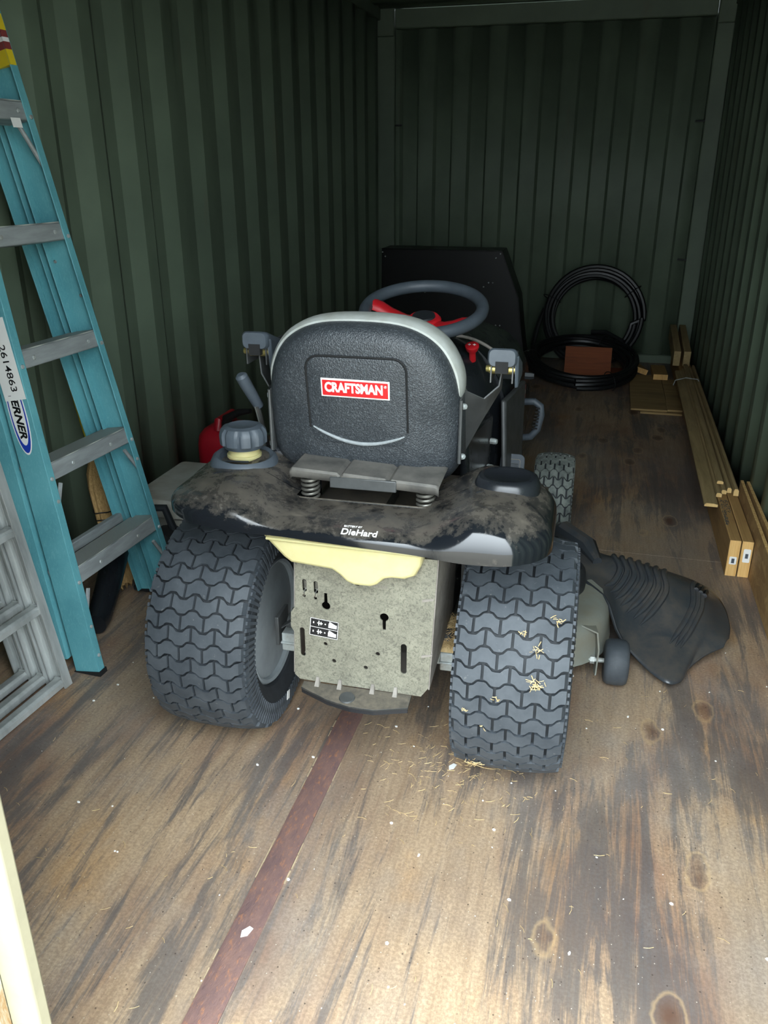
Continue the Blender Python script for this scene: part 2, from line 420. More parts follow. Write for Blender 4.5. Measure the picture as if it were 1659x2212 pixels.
def rrect(w, h, r, n=6):
    p = []
    for cx, cy, a0 in ((w / 2 - r, h / 2 - r, 0), (-w / 2 + r, h / 2 - r, PI / 2), (-w / 2 + r, -h / 2 + r, PI), (w / 2 - r, -h / 2 + r, 1.5 * PI)):
        for i in range(n + 1): a = a0 + PI / 2 * i / n; p.append((cx + r * math.cos(a), cy + r * math.sin(a)))
    return p
def helix(c, r, h, turns, axis=(0, 0, 1), n=14):
    m = axis_frame(c, axis); N = int(turns * n)
    return [m @ Vector((r * math.cos(2 * PI * i / n), r * math.sin(2 * PI * i / n), h * i / N)) for i in range(N + 1)]
def catmull(pts, per=6):
    P = [Vector(p) for p in pts]; n = len(P); out = []
    for i in range(n):
        a, b, c2, d = P[i - 1], P[i], P[(i + 1) % n], P[(i + 2) % n]
        for j in range(per):
            t = j / per
            out.append(0.5 * ((2 * b) + (c2 - a) * t + (2 * a - 5 * b + 4 * c2 - d) * t * t + (3 * b - a - 3 * c2 + d) * t ** 3))
    return out
def bolt(name, pos, ax, r, h, mat, parent):
    m = MB(); f = axis_frame(pos, ax)
    m.lathe([(r, 0), (r, h * 0.6), (r * 0.8, h), (0, h)], 6, f); return m.build(name, mat, parent)

# ================================================================== CONTAINER
HW, Y0, Y1, HT = 1.176, 0.62, 6.517, 2.39
PIT = 0.278
def side_wall(sign, name):
    pr = []; y = 2.843 - PIT * 9 + (0.02 if sign > 0 else 0)
    while y < Y1 + 0.3:
        for dy, d in ((0.0, 0.036), (0.070, 0.036), (0.138, 0.0), (0.210, 0.0)): pr.append((y + dy, d))
        y += PIT
    P = [(yy, d) for yy, d in pr if Y0 - 0.05 <= yy <= Y1 - 0.01]
    P = [(Y0 - 0.05, P[0][1])] + P + [(Y1 + 0.04, P[-1][1])]
    m = MB()
    m.rings([[(sign * (HW + d), yy, z) for yy, d in P] for z in (0.0, 0.8, 1.6, HT - 0.06)], closed=False)
    w = struct(m.build(name, 'wall', solid=0.003, sharp=20))
    for nm, a, b in (('top_rail', HT - 0.07, HT + 0.02), ('bottom_rail', -0.16, 0.012)):
        x0, x1 = sorted((sign * (HW + 0.0), sign * (HW + 0.075)))
        if nm == 'top_rail': x0, x1 = sorted((sign * (HW - 0.004), sign * (HW + 0.075)))
        MB().box((x0, Y0 - 0.05, a), (x1, Y1, b)).build(nm, 'wall', w, 0.006)
    return w
side_wall(-1, 'wall_left'); side_wall(1, 'wall_right')
# back wall
m = MB(); xs = []; x = -1.06
seq = [0.108, 0.02, 0.108, 0.02]; ds = [0.0, 0.0, 0.045, 0.045]; i = 0
P = [(-1.10, 0.0)]
while x < 1.06:
    P.append((x, ds[i % 4])); x += seq[(i + 1) % 4] if False else (0.112 if i % 2 == 1 else 0.018); i += 1
P = [(-1.10, 0.0)]; x = -1.045; d = 0.0
while x < 1.05:
    P.append((x, d)); d = 0.04 - d; P.append((x + 0.018, d)); x += 0.126
P.append((1.10, d))
m.rings([[(x, Y1 + 0.005 + d, z) for x, d in P] for z in (0.0, 1.2, HT - 0.1)], closed=False)
wb = struct(m.build('wall_back', 'wall', solid=0.003, sharp=15))
MB().box((-1.07, Y1 - 0.045, HT - 0.125), (1.07, Y1 + 0.05, HT)).build('header_rail', 'wall', wb, 0.008)
MB().box((-1.07, Y1 - 0.02, -0.02), (1.07, Y1 + 0.05, 0.06)).build('sill_rail', 'wall', wb, 0.008)
for s in (-1, 1):
    x0, x1 = sorted((s * 1.075, s * 1.225))
    MB().box((x0, Y1 - 0.03, -0.02), (x1, Y1 + 0.05, HT - 0.13)).build('corner_post', 'wall', wb, 0.008)
    MB().box((x0, Y1 - 0.055, HT - 0.17), (x1 + 0.0, Y1 + 0.05, HT + 0.01)).build('corner_casting', 'wall', wb, 0.01)
    for z in (0.75, 1.65):
        xa, xb = sorted((s * 1.02, s * 1.08))
        MB().tube([(xa, Y1 - 0.012, z), ((xa + xb) / 2, Y1 - 0.022, z), (xb, Y1 - 0.03, z)], 0.006, 8).build('lashing_bar', 'dark_metal', wb)
# roof with shallow ribs
m = MB(); P = []; y = Y0 - 0.05
while y < Y1:
    for dy, d in ((0.0, 0.0), (0.09, 0.0), (0.105, 0.02), (0.19, 0.02)): P.append((min(y + dy, Y1), d))
    y += 0.209
m.rings([[(x, yy, HT + d) for yy, d in P] for x in (-HW - 0.03, 0, HW + 0.03)], closed=False)
struct(m.build('ceiling', 'wall', solid=0.003, sharp=15))
# floor: sub-base, plywood sheets, steel strip
fl = struct(MB().box((-1.215, Y0 - 0.08, -0.16), (1.215, Y1 + 0.05, -0.028)).build('floor', 'floor'))
ys = [Y0 - 0.04, 2.99, 5.40, Y1 - 0.002]
for s in (-1, 1):
    for a, b in zip(ys[:-1], ys[1:]):
        x0, x1 = sorted((s * 0.0295, s * (HW - 0.002)))
        MB().box((x0, a + 0.0008, -0.028), (x1, b - 0.0008, 0.0)).build('plywood_sheet', 'floor', fl, 0.001, 1)
m = MB(); N = 90
L = [[], []]
for i in range(N + 1):
    y = lerp(Y0 - 0.04, Y1, i / N)
    L[0].append((-0.030 + 0.002 * mnoise.noise((y * 9, 0, 0)), y)); L[1].append((0.030 + 0.002 * mnoise.noise((y * 9, 5, 0)), y))
m.rings([[(x, y, -0.02) for x, y in L[0]], [(x, y, 0.0012) for x, y in L[0]], [(x + 0.008, y, 0.003) for x, y in L[0]],
         [(x - 0.008, y, 0.003) for x, y in L[1]], [(x, y, 0.0012) for x, y in L[1]], [(x, y, -0.02) for x, y in L[1]]], closed=False)
m.build('steel_strip', 'strip', fl, label='rusty steel strip down the middle of the floor')
for s in (-1, 1):
    m = MB()
    for i in range(60):
        y = lerp(Y0, 3.0, i / 60)
        if mnoise.noise((y * 7, s * 3, 1)) > 0.05:
            w = 0.0008 + 0.0012 * random.random(); x = s * (0.0315 + 0.001 * random.random())
            m.box((x - w, y, 0.0), (x + w, y + 0.02 + 0.02 * random.random(), 0.0016))
    m.build('seam_caulk', 'caulk', fl)
# door sill and front frame
sill = struct(MB().box((-1.2, Y0 - 0.14, -0.16), (1.2, Y0 - 0.081, -0.002)).build('trim_1', 'wall', None, 0.006))
MB().box((-1.2, Y0 - 0.1, HT - 0.12), (1.2, Y0 - 0.01, HT + 0.04)).build('door_header', 'wall', sill, 0.006)
for s in (-1, 1):
    x0, x1 = sorted((s * (HW + 0.002), s * (HW + 0.09)))
    MB().box((x0, Y0 - 0.12, -0.16), (x1, Y0 - 0.051, HT)).build('corner_post', 'wall', sill, 0.006)
# closed left door leaf (its free edge shows beside the camera)
EX = -0.078
d1 = struct(MB().box((-1.17, 0.575, 0.02), (EX - 0.075, 0.61, 2.25)).build('door_1', 'door_rust', None, 0.003))
MB().box((EX - 0.105, 0.56, 0.015), (EX - 0.04, 0.618, 2.255)).build('door_stile', 'door_rust', d1, 0.006)
MB().box((EX - 0.04, 0.60, 0.015), (EX + 0.008, 0.622, 2.255)).build('door_gasket', 'gasket', d1, 0.004)
MB().box((EX - 0.05, 0.574, 0.015), (EX - 0.036, 0.60, 2.255)).build('gasket_retainer', 'door_rust', d1, 0.002)
MB().tube([(EX - 0.16, 0.545, 0.03), (EX - 0.16, 0.545, 2.24)], 0.014, 12).build('lock_rod', 'door', d1)
gm = MB(); gm.box((-14, -14, -0.30), (14, Y0 - 0.15, -0.20))
struct(gm.build('ground', 'ground'))

# ================================================================== LAWN TRACTOR
T = thing('riding_lawn_tractor', 'dusty black riding lawn tractor with grey seat back and red steering wheel spokes', 'lawn tractor', (0.075, 1.74, 0), math.radians(1.5))

# ---- wheels
def wheel(cx, cy, R, hw, rr, nrow, nblk, side, mat_t, rimface, tname, lug, squash=0.008, z0=0.0):
    """tyre lathed about local X; side = +1/-1 outward direction; returns tyre object"""
    C = Vector((cx, cy, z0 + R - squash))
    Rb = R - lug
    prof = [(-hw * 0.70, rr + 0.004), (-hw * 0.86, rr + 0.012), (-hw * 0.99, lerp(rr, Rb, 0.42)), (-hw * 1.0, lerp(rr, Rb, 0.62)), (-hw * 0.955, lerp(rr, Rb, 0.86)),
            (-hw * 0.86, Rb - 0.012), (-hw * 0.6, Rb - 0.004), (-hw * 0.3, Rb), (0, Rb + 0.001)]
    prof = prof + [(-x, r) for x, r in reversed(prof[:-1])]
    def crown(x): return R - 0.014 * (abs(x) / hw) ** 2.6
    def place(x, a, r):
        p = Vector((C.x + x, C.y - r * math.sin(a), C.z - r * math.cos(a)))
        if p.z < z0 + 0.0015:
            dz = z0 + 0.0015 - p.z; p.z = z0 + 0.0015 + dz * 0.02; p.x += 0.25 * dz * (1 if x > 0 else -1)
        return p
    m = MB(); seg = 72
    m.rings([[place(x, 2 * PI * j / seg, r) for j in range(seg)] for x, r in prof], cap0=False, cap1=False)
    tire = m.build(tname, M['rubber_groove'], T)
    # tread: zigzag rows, alternate rows shifted by half a block
    t = MB(); pw = 2 * hw * 0.9 / nblk; ph = 2 * PI / nrow; g = 0.0062; zig = 0.34 * ph
    kink = lambda x: zig * (1 - 2 * abs(((x / pw) % 1.0) - 0.5) * 2 * 0.5) * 1.0
    def zz(x):
        u = ((x + hw * 0.9) / pw) % 1.0
        u = abs(u - 0.5) * 2            # 1 at A edges, 0 at A centres
        u = sm(0.22, 0.78, u)
        return zig * (u - 0.5)
    for rI in range(nrow):
        a0 = rI * ph; off = 0.5 * (rI % 2)
        for b in range(-1, nblk + 1):
            xl = -hw * 0.9 + (b + off) * pw; xr = xl + pw
            lim = hw * (0.885 + 0.05 * (rI % 2)); xl2, xr2 = max(xl, -lim), min(xr, lim)
            if b == 0 and xl > -lim and xl < -hw * 0.8: xl2 = -lim
            if b == nblk - 1 and xr < lim and xr > hw * 0.8: xr2 = lim
            if xr2 - xl2 < pw * 0.25: continue
            e0 = xl2 <= -lim + 1e-6; e1 = xr2 >= lim - 1e-6
            xa = xl2 + (0 if e0 else g / 2); xb = xr2 - (0 if e1 else g / 2)
            nx = 6; X = [lerp(xa, xb, q / nx) for q in range(nx + 1)]
            ga = g * 0.5 / R
            lo = [(x, a0 + zz(x) + ga) for x in X]; hi = [(x, a0 + ph + zz(x) - ga) for x in X]
            loop = lo + hi[::-1]
            top = [place(x, a, crown(x)) for x, a in loop]
            ins = 0.0016
            bot = [place(x + (0 if (e0 and x < xa + 1e-6) or (e1 and x > xb - 1e-6) else 0), a, crown(x) - lug - 0.003) for x, a in loop]
            if e0 or e1:      # shoulder block wraps over the edge
                sgn = -1 if e0 else 1; xe = xa if e0 else xb
                idx = [q for q, (x, a) in enumerate(loop) if abs(x - xe) < 1e-6]
                for q in idx: bot[q] = place(sgn * hw * 0.985, loop[q][1], R - 0.042)
            n = len(loop); o = len(t.v); t.v += [tuple(p) for p in top + bot]
            for q in range(nx): t.f.append((o + q, o + q + 1, o + n - 2 - q, o + n - 1 - q))
            for q in range(n): q2 = (q + 1) % n; t.f.append((o + q2, o + q, o + n + q, o + n + q2))
        # shoulder fins on both side walls
        for s in (-1, 1):
            for h in (0.25, 0.75):
                a = a0 + ph * h; w = ph * 0.13
                q = [place(s * hw * 0.94, a - w, R - 0.022), place(s * hw * 0.94, a + w, R - 0.022), place(s * hw * 0.99, a + w, R - 0.074), place(s * hw * 0.99, a - w, R - 0.074)]
                q2 = [place(s * hw * 0.985, a - w, R - 0.022), place(s * hw * 0.985, a + w, R - 0.022), place(s * hw * 1.018, a + w, R - 0.074), place(s * hw * 1.018, a - w, R - 0.074)]
                t.hexa(q + q2)
    tr = t.build('tread', mat_t, tire, sharp=40, weld=False)
    # rim
    m = MB(); f = frame(C, (0, 1, 0), (0, 0, 1)); f = frame(C, (0, 0, 1), (0, -side, 0), (side, 0, 0))
    m.lathe([(rr + 0.004, -hw * 0.72), (rr + 0.008, -hw * 0.77), (rr + 0.002, -hw * 0.83), (rr - 0.005, -hw * 0.80), (rr - 0.008, -hw * 0.70), (rr - 0.009, -hw * 0.52), (rr * 0.86, -hw * 0.44), (rr * 0.84, -hw * 0.40),
             (rr * 0.83, -hw * 0.12), (rr * 0.70, -hw * 0.02), (rr * 0.68, hw * 0.04), (rr * 0.66, hw * 0.2), (rr * 0.45, hw * 0.24), (rr * 0.33, hw * 0.16), (0, hw * 0.16)], 64, f)
    m.lathe([(rr + 0.004, hw * 0.72), (rr + 0.006, hw * 0.76), (rr - 0.002, hw * 0.80), (rr - 0.010, hw * 0.65), (rr - 0.03, hw * 0.4), (rr - 0.034, hw * 0.22)], 56, f)
    m.lathe([(rr * 0.26, hw * 0.3), (rr * 0.26, -hw * 0.2), (0, -hw * 0.2)], 20, f)
    m.build('wheel_rim', rimface, tire, sharp=30)
    for q in range(5):
        a = 2 * PI * q / 5 + 0.3
        bolt('wheel_stud', f @ Vector((rr * 0.52 * math.cos(a), rr * 0.52 * math.sin(a), hw * 0.2)), tuple(Vector((-side, 0, 0))), 0.006, 0.022, 'zinc', tire)
    return tire, C
RW, RHW = 0.282, 0.128
tl, CL = wheel(-0.372, 0.0, RW, RHW, 0.158, 48, 4, -1, 'rubber', 'rim', 'rear_wheel', 0.0095)
tr_, CR = wheel(0.352, 0.0, RW, RHW, 0.158, 48, 4, 1, 'rubber', 'rim', 'rear_wheel', 0.0095)
fl1, CF1 = wheel(0.385, 1.26, 0.185, 0.074, 0.085, 34, 4, 1, 'rubber_dusty', 'rim', 'front_wheel', 0.008)
fl2, CF2 = wheel(-0.385, 1.26, 0.185, 0.074, 0.085, 34, 4, -1, 'rubber_dusty', 'rim', 'front_wheel', 0.008)
# small paper sticker and moulded lettering on the inner side wall of the left rear tyre
a = math.radians(-22)
def sidewall(r, ang, dx=0.0): return Vector((CL.x + RHW * 1.0 + dx, CL.y - r * math.sin(ang), CL.z - r * math.cos(ang)))
o_ = sidewall(0.215, math.radians(4), 0.004)
MB().box((-0.009, -0.012, 0), (0.009, 0.012, 0.0012), frame(o_, (0, 0.96, -0.25), (0, 0.25, 0.96), (1, 0, 0))).build('paper_sticker', 'white', tl)
m = MB()
for i_ in range(6):
    a_ = math.radians(-6 - i_ * 3.4); o_ = sidewall(0.213, a_, 0.0025)
    tv = Vector((0, -math.cos(a_), math.sin(a_))); rv = Vector((0, math.sin(a_), math.cos(a_)))
    mm = frame(o_, tv, rv, (1, 0, 0))
    m.box((-0.004, -0.009, 0), (-0.002, 0.009, 0.0012), mm); m.box((-0.004, 0.007, 0), (0.004, 0.009, 0.0012), mm); m.box((-0.004, -0.009, 0), (0.004, -0.007, 0.0012), mm)
m.build('sidewall_lettering', 'rubber', tl)

# ---- chassis: rear plate
PX0, PX1, PZ0, PZ1, PY = -0.140, 0.168, 0.262, 0.60, -0.22
outer = [(PX0, PZ0 + 0.012), (PX0 + 0.012, PZ0), (PX1 - 0.012, PZ0 - 0.004), (PX1 + 0.004, PZ0 + 0.02), (PX1 + 0.018, PZ1), (PX0 + 0.014, PZ1), (PX0 + 0.008, 0.452), (PX0 - 0.002, 0.436), (PX0 - 0.004, 0.40), (PX0 + 0.004, 0.385)]
def key(cx, cy, flip):
    s = -1 if flip else 1; p = []
    for i_ in range(13):
        a_ = math.radians(115) + math.radians(310) * i_ / 12; p.append((cx + 0.0105 * math.cos(a_), cy + s * 0.0105 * math.sin(a_)))
    p += [(cx + 0.004, cy + s * 0.032), (cx - 0.004, cy + s * 0.032)]; return p
holes = [slot(-0.108, 0.507, 0.011, 0.032), slot(-0.082, 0.505, 0.011, 0.032), circle(-0.110, 0.481, 0.0045, 10), circle(-0.084, 0.478, 0.0045, 10),
         key(-0.060, 0.462, False), key(0.072, 0.450, True), slot(-0.118, 0.362, 0.0125, 0.076), slot(0.116, 0.350, 0.0145, 0.078),
         circle(-0.064, 0.364, 0.005), circle(0.057, 0.355, 0.0055), circle(-0.045, 0.322, 0.0055), circle(0.029, 0.315, 0.0055), circle(0.012, 0.528, 0.0085)]
me = curve_mesh('rear_plate', [outer] + holes, 0.0014, 0.0006)
me.transform(frame((0, PY, 0), (1, 0, 0), (0, 0, 1)))
rp = finish('rear_plate', me, 'grime', T, label='grimy grey steel rear plate with slots and keyholes')
m = MB(); m.hexa([(PX1 + 0.004, PY + 0.0, PZ0 + 0.015), (PX1 + 0.007, PY, PZ0 + 0.015), (PX1 + 0.012, PY + 0.30, PZ0 + 0.06), (PX1 + 0.009, PY + 0.30, PZ0 + 0.06),
                  (PX1 + 0.018, PY + 0.0, PZ1), (PX1 + 0.021, PY, PZ1), (PX1 + 0.021, PY + 0.30, PZ1), (PX1 + 0.018, PY + 0.30, PZ1)])
m.build('side_flange', 'flange', T)
MB().hexa([(PX0 - 0.003, PY, PZ0 + 0.015), (PX0, PY, PZ0 + 0.015), (PX0, PY + 0.3, PZ0 + 0.06), (PX0 - 0.003, PY + 0.3, PZ0 + 0.06), (PX0 + 0.011, PY, PZ1), (PX0 + 0.014, PY, PZ1), (PX0 + 0.014, PY + 0.3, PZ1), (PX0 + 0.011, PY + 0.3, PZ1)]).build('side_flange', 'flange', T)
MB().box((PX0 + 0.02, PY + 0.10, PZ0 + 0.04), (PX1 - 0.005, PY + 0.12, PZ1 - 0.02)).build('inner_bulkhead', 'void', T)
for z in (0.36, 0.498):       # bright bent corners of the plate
    MB().hexa([(PX1 - 0.012, PY - 0.004, z), (PX1 + 0.012, PY - 0.002, z + 0.006), (PX1 + 0.012, PY + 0.004, z + 0.006), (PX1 - 0.012, PY + 0.004, z), (PX1 - 0.012, PY - 0.004, z + 0.006), (PX1 + 0.012, PY - 0.002, z + 0.011), (PX1 + 0.012, PY + 0.004, z + 0.011), (PX1 - 0.012, PY + 0.004, z + 0.006)]).build('plate_notch', 'flange', rp)
# tow ledge
ht = [(-0.125, 0.0), (0.128, 0.0), (0.128, -0.040), (0.055, -0.062), (0.0, -0.062), (-0.055, -0.050), (-0.125, -0.020)]
me = curve_mesh('tow_ledge', [[(x, y) for x, y in ht], circle(-0.012, -0.036, 0.012)], 0.002, 0.0008)
LEDGE = frame((0.006, PY - 0.001, PZ0 - 0.008), (1, 0, 0), (0, 1, 0.12)); me.transform(LEDGE)
hz = finish('tow_ledge', me, 'dark_dust', T, label='black tow ledge with hitch hole and clumped dirt')
m = MB(); pts = [LEDGE @ Vector((x, y, 0.0)) for x, y in ht[2:]]
for a_, b_ in zip(pts[:-1], pts[1:]):
    a_, b_ = Vector(a_), Vector(b_); dz = Vector((0, 0, -0.012)); th = Vector((0, 0.003, 0)); m.hexa([a_ + dz, b_ + dz, b_ + dz + th, a_ + dz + th, a_, b_, b_ + th, a_ + th])
m.build('ledge_lip', 'black_gloss', hz)
m = MB(); m.lathe([(0.012, 0), (0.019, 0.0), (0.017, 0.004), (0.012, 0.004)], 20, axis_frame((-0.006, PY - 0.037, PZ0 - 0.0105), (0, -0.12, 1))); m.build('hitch_ring', 'dark_metal', hz)
for x in (-0.085, -0.032, 0.045, 0.098):
    MB().hexa([(x - 0.006, PY - 0.018, PZ0 - 0.012), (x + 0.006, PY - 0.018, PZ0 - 0.012), (x + 0.006, PY, PZ0 - 0.012), (x - 0.006, PY, PZ0 - 0.012), (x - 0.003, PY - 0.004, PZ0 + 0.012), (x + 0.003, PY - 0.004, PZ0 + 0.012), (x + 0.004, PY, PZ0 + 0.012), (x - 0.004, PY, PZ0 + 0.012)]).build('stiffener', 'flange', hz)
# springs seen through the slots
for x in (-0.108, -0.082):
    MB().tube(helix((x + 0.001, PY + 0.006, 0.497), 0.0048, 0.022, 9, n=8), 0.0012, 5).build('tension_spring', 'spring', rp)
    MB().tube([(x, PY + 0.004, 0.498), (x - 0.001, PY - 0.003, 0.490), (x - 0.002, PY - 0.002, 0.481), (x - 0.002, PY + 0.006, 0.479)], 0.0013, 6).build('spring_hook', 'chrome', rp)
# warning decal
DM = frame((-0.066, PY - 0.0025, 0.404), (1, 0, -0.09), (0.09, 0, 1), (0, -1, 0))
MB().box((-0.033, -0.0225, -0.0003), (0.033, 0.0225, 0.0002), DM).build('decal', 'ink', rp)
m = MB()
for y_ in (-0.0218, 0.0, 0.0218): m.box((-0.032, y_ - 0.0005, 0.0002), (0.032, y_ + 0.0005, 0.0005), DM)
for x_ in (-0.032, 0.032): m.box((x_ - 0.0005, -0.022, 0.0002), (x_ + 0.0005, 0.022, 0.0005), DM)
for r_, y_ in ((0, 0.0115), (1, -0.0108)):
    m.box((0.010, y_ - 0.007, 0.0002), (0.029, y_ + 0.002, 0.0006), DM); m.prism([(0.010, y_ + 0.002), (0.026, y_ + 0.002), (0.012, y_ + 0.0085)], DM, 0.0006)
    m.box((-0.016, y_ - 0.0012, 0.0002), (-0.004, y_ + 0.0012, 0.0006), DM); m.box((-0.0135, y_ - 0.006, 0.0002), (-0.0115, y_ + 0.006, 0.0006), DM); m.box((-0.0085, y_ - 0.004, 0.0002), (-0.0065, y_ + 0.004, 0.0006), DM)
    m.box((0.001, y_ - 0.0015, 0.0002), (0.004, y_ + 0.0015, 0.0006), DM); m.box((-0.026, y_ - 0.0025, 0.0002), (-0.0235, y_ + 0.002, 0.0006), DM)
m.build('decal_symbols', 'white', rp)
text('stamped_number', '04045400', frame((0.058, PY - 0.0022, 0.524), (1, 0, -0.02), (0.02, 0, 1), (0, -1, 0)), 'flange', rp, 0.010, 0.042)
# ---- axle and transaxle
m = MB(); m.lathe([(0.026, -0.20), (0.026, -0.12), (0.034, -0.115), (0.034, 0.0), (0.045, 0.01), (0.045, 0.1), (0.034, 0.11), (0.034, 0.22), (0.026, 0.225), (0.026, 0.28)], 20, frame((-0.03, 0, CL.z), (0, 1, 0), (0, 0, 1)))
m.build('axle_shaft', 'dark_metal', T)
for s, x in ((-1, -0.200), (1, 0.205)):
    m = MB(); m.box((x - 0.034, -0.055, 0.222), (x + 0.034, 0.055, 0.272)); m.box((x - 0.036, -0.06, 0.243), (x + 0.036, 0.06, 0.249)); m.box((x + 0.012, -0.045, 0.272), (x + 0.036, 0.045, 0.30))
    m.build('axle_housing', 'zinc', T, 0.004)
    bolt('housing_bolt', (x - 0.006, -0.03, 0.222), (0, 0, -1), 0.008, 0.010, 'zinc', T)
    bolt('housing_bolt', (x + 0.02, -0.055, 0.30), (0, 0, 1), 0.005, 0.016, 'zinc', T)
m = MB(); m.tube([(-0.205, -0.02, 0.300), (-0.20, -0.04, 0.335), (-0.185, -0.07, 0.350)], 0.008, 8); m.box((-0.250, -0.055, 0.235), (-0.240, 0.02, 0.315)); m.build('brake_bracket', 'dark_metal', T, 0.002)
MB().hexa([(-0.225, -0.075, 0.298), (-0.175, -0.085, 0.338), (-0.175, -0.062, 0.338), (-0.225, -0.05, 0.298), (-0.225, -0.075, 0.301), (-0.175, -0.085, 0.342), (-0.175, -0.062, 0.342), (-0.225, -0.05, 0.301)]).build('shift_arm', 'dark_metal', T)
MB().box((-0.13, -0.12, 0.22), (0.15, 0.14, 0.40)).build('transaxle_case', 'dark_metal', T, 0.02)
# frame rails and underside
for s in (-1, 1):
    MB().box((s * 0.16 - 0.004 + 0.015, 0.05, 0.30), (s * 0.16 + 0.004 + 0.015, 1.55, 0.40)).build('frame_rail', 'dark_metal', T, 0.002)
MB().box((0.195, 0.10, 0.10), (0.205, 0.30, 0.50)).build('hanger_strap', 'dark_metal', T)
MB().tube([(0.185, 0.22, 0.335), (0.29, 0.22, 0.33)], 0.004, 8).build('link_rod', 'chrome', T)
# ---- fuel tank
tp = [(-0.185, 0.70), (-0.176, 0.662), (-0.135, 0.618), (-0.12, 0.607), (-0.03, 0.600), (-0.012, 0.588), (0.002, 0.574), (0.018, 0.568), (0.052, 0.568), (0.066, 0.574), (0.082, 0.590), (0.098, 0.594), (0.125, 0.594), (0.146, 0.604), (0.158, 0.630), (0.164, 0.665), (0.164, 0.70)]
m = MB(); R_ = []
for dy, sc in ((-0.012, 0.96), (-0.006, 0.99), (0.0, 1.0), (0.06, 1.0), (0.11, 0.99)):
    R_.append([((x + 0.01) * sc * 1.02 - 0.012, PY - 0.030 + dy, 0.69 + (min(z, 0.680) - 0.69) * sc - 0.028) for x, z in tp])
m.rings(R_); tank = m.build('fuel_tank', 'tank', T, 0.004, 2, label='cream plastic fuel tank')
m = MB(); seam = [((x + 0.01) * 1.0 - 0.01, PY - 0.0445, 0.634 - 0.006 * i_ / 10) for i_, x in enumerate([-0.172 + 0.033 * q for q in range(11)])]
m.tube([(-0.172, PY - 0.03, 0.637)] + seam + [(0.161, PY - 0.02, 0.630)], 0.004, 8); m.build('tank_seam', 'tank', tank)

# ---- fender
FWX, FY0, FY1 = 0.418, -0.290, 0.09
def bumpf(x): return sm(0.13, 0.27, abs(x))
def fpt(px, py, ins):
    yr = py
    b = bumpf(px)
    if py < 0: yr = py + 0.012 * (1 - b) * min(1, -py / 0.2)
    zl = 0.652 - 0.045 * px + 0.012 * sm(0.2, 0.42, abs(px)) - 0.10 * sm(-0.02, 0.09, py)
    zt = 0.676 + 0.050 * b + 0.01 * b * sm(-0.15, 0.0, py) - 0.008 * sm(0.30, 0.42, abs(px))
    t = min(1, ins / (0.105 if py < 0 else 0.09)); hgt = (1 - (1 - t) ** 2.1) ** (1 / 2.1)
    return (px, yr, zl + (zt - zl) * hgt)
def fring(ins):
    hx, hy = FWX - ins, (FY1 - FY0) / 2 - ins; r = max(0.115 - ins * 0.35, 0.004); r = min(r, hx, max(hy, 0.0005)); cy = (FY0 + FY1) / 2
    P = []; nx, ny, nc = 60, 16, 16
    def seg(a, b, n): return [(lerp(a[0], b[0], i / n), lerp(a[1], b[1], i / n)) for i in range(n)]
    def arc(cx, cyy, a0): return [(cx + r * math.cos(a0 + PI / 2 * i / nc), cyy + r * math.sin(a0 + PI / 2 * i / nc)) for i in range(nc)]
    P += seg((hx, -hy + r), (hx, hy - r), ny) + arc(hx - r, hy - r, 0) + seg((hx - r, hy), (-hx + r, hy), nx) + arc(-hx + r, hy - r, PI / 2)
    P += seg((-hx, hy - r), (-hx, -hy + r), ny) + arc(-hx + r, -hy + r, PI) + seg((-hx + r, -hy), (hx - r, -hy), nx) + arc(hx - r, -hy + r, 1.5 * PI)
    return [fpt(x, y + cy, ins) for x, y in P]
m = MB(); R_ = []
r0 = fring(0.0); R_.append([(x * 0.99, y + (0.003 if y < 0 else -0.003), z - 0.012) for x, y, z in r0]); R_.append([(x, y, z - 0.012) for x, y, z in r0])
for ins in (0.0, 0.001, 0.004, 0.009, 0.016, 0.026, 0.038, 0.052, 0.07, 0.09, 0.11, 0.135, 0.16, 0.18, 0.189): R_.append(fring(ins))
m.rings(R_, cap0=False, cap1=True)
keep = []
for f in m.f:
    cx = sum(m.v[i_][0] for i_ in f) / len(f); cy = sum(m.v[i_][1] for i_ in f) / len(f)
    if abs(cx) < 0.155 and -0.125 < cy < 0.095: continue
    keep.append(f)
m.f = keep
fend = m.build('fender', 'fender', T, sharp=50, label='glossy black fender with brown dust')
mm = MB(); mm.box((-0.17, -0.14, 0.585), (0.17, 0.30, 0.60)); mm.box((-0.13, -0.06, 0.60), (0.03, 0.12, 0.635)); mm.build('seat_well', 'dark_dust', T)
MB().tube([(-0.145, -0.128, 0.674), (0.145, -0.128, 0.674)], 0.004, 8).build('well_edge', 'dark_dust', fend)
for x, y, z in ((-0.325, -0.150, 0.716), (0.262, -0.140, 0.716)):
    mm = MB(); mm.lathe([(0.0, 0.0065), (0.0075, 0.0065), (0.009, 0.003), (0.0095, 0.006), (0.014, 0.006), (0.016, 0.0), (0.0, 0.0)], 20, axis_frame((x, y, z), (0, -0.35, 1))); mm.build('fender_plug', 'black_plastic', fend)
def fz(x, y_ins):  # rear skirt point
    return Vector(fpt(x, FY0 + y_ins, y_ins))
p0, p1 = fz(0.03, 0.006), fz(0.03, 0.03); upv = (p1 - p0).normalized(); nv = Vector((1, 0, 0)).cross(upv)
TMf = frame((p0 + p1) / 2 + nv * 0.0025, (1, 0, 0), upv)
text('fender_lettering', 'DieHard', TMf @ Matrix.Translation((0, -0.004, 0)), 'white', fend, 0.024, 0.075, 0.0004, 0.0, 'white battery maker lettering')
text('fender_small_print', 'BATTERY BY', TMf @ Matrix.Translation((-0.017, 0.0125, 0)), 'white', fend, 0.0068, 0.038, 0.0001)
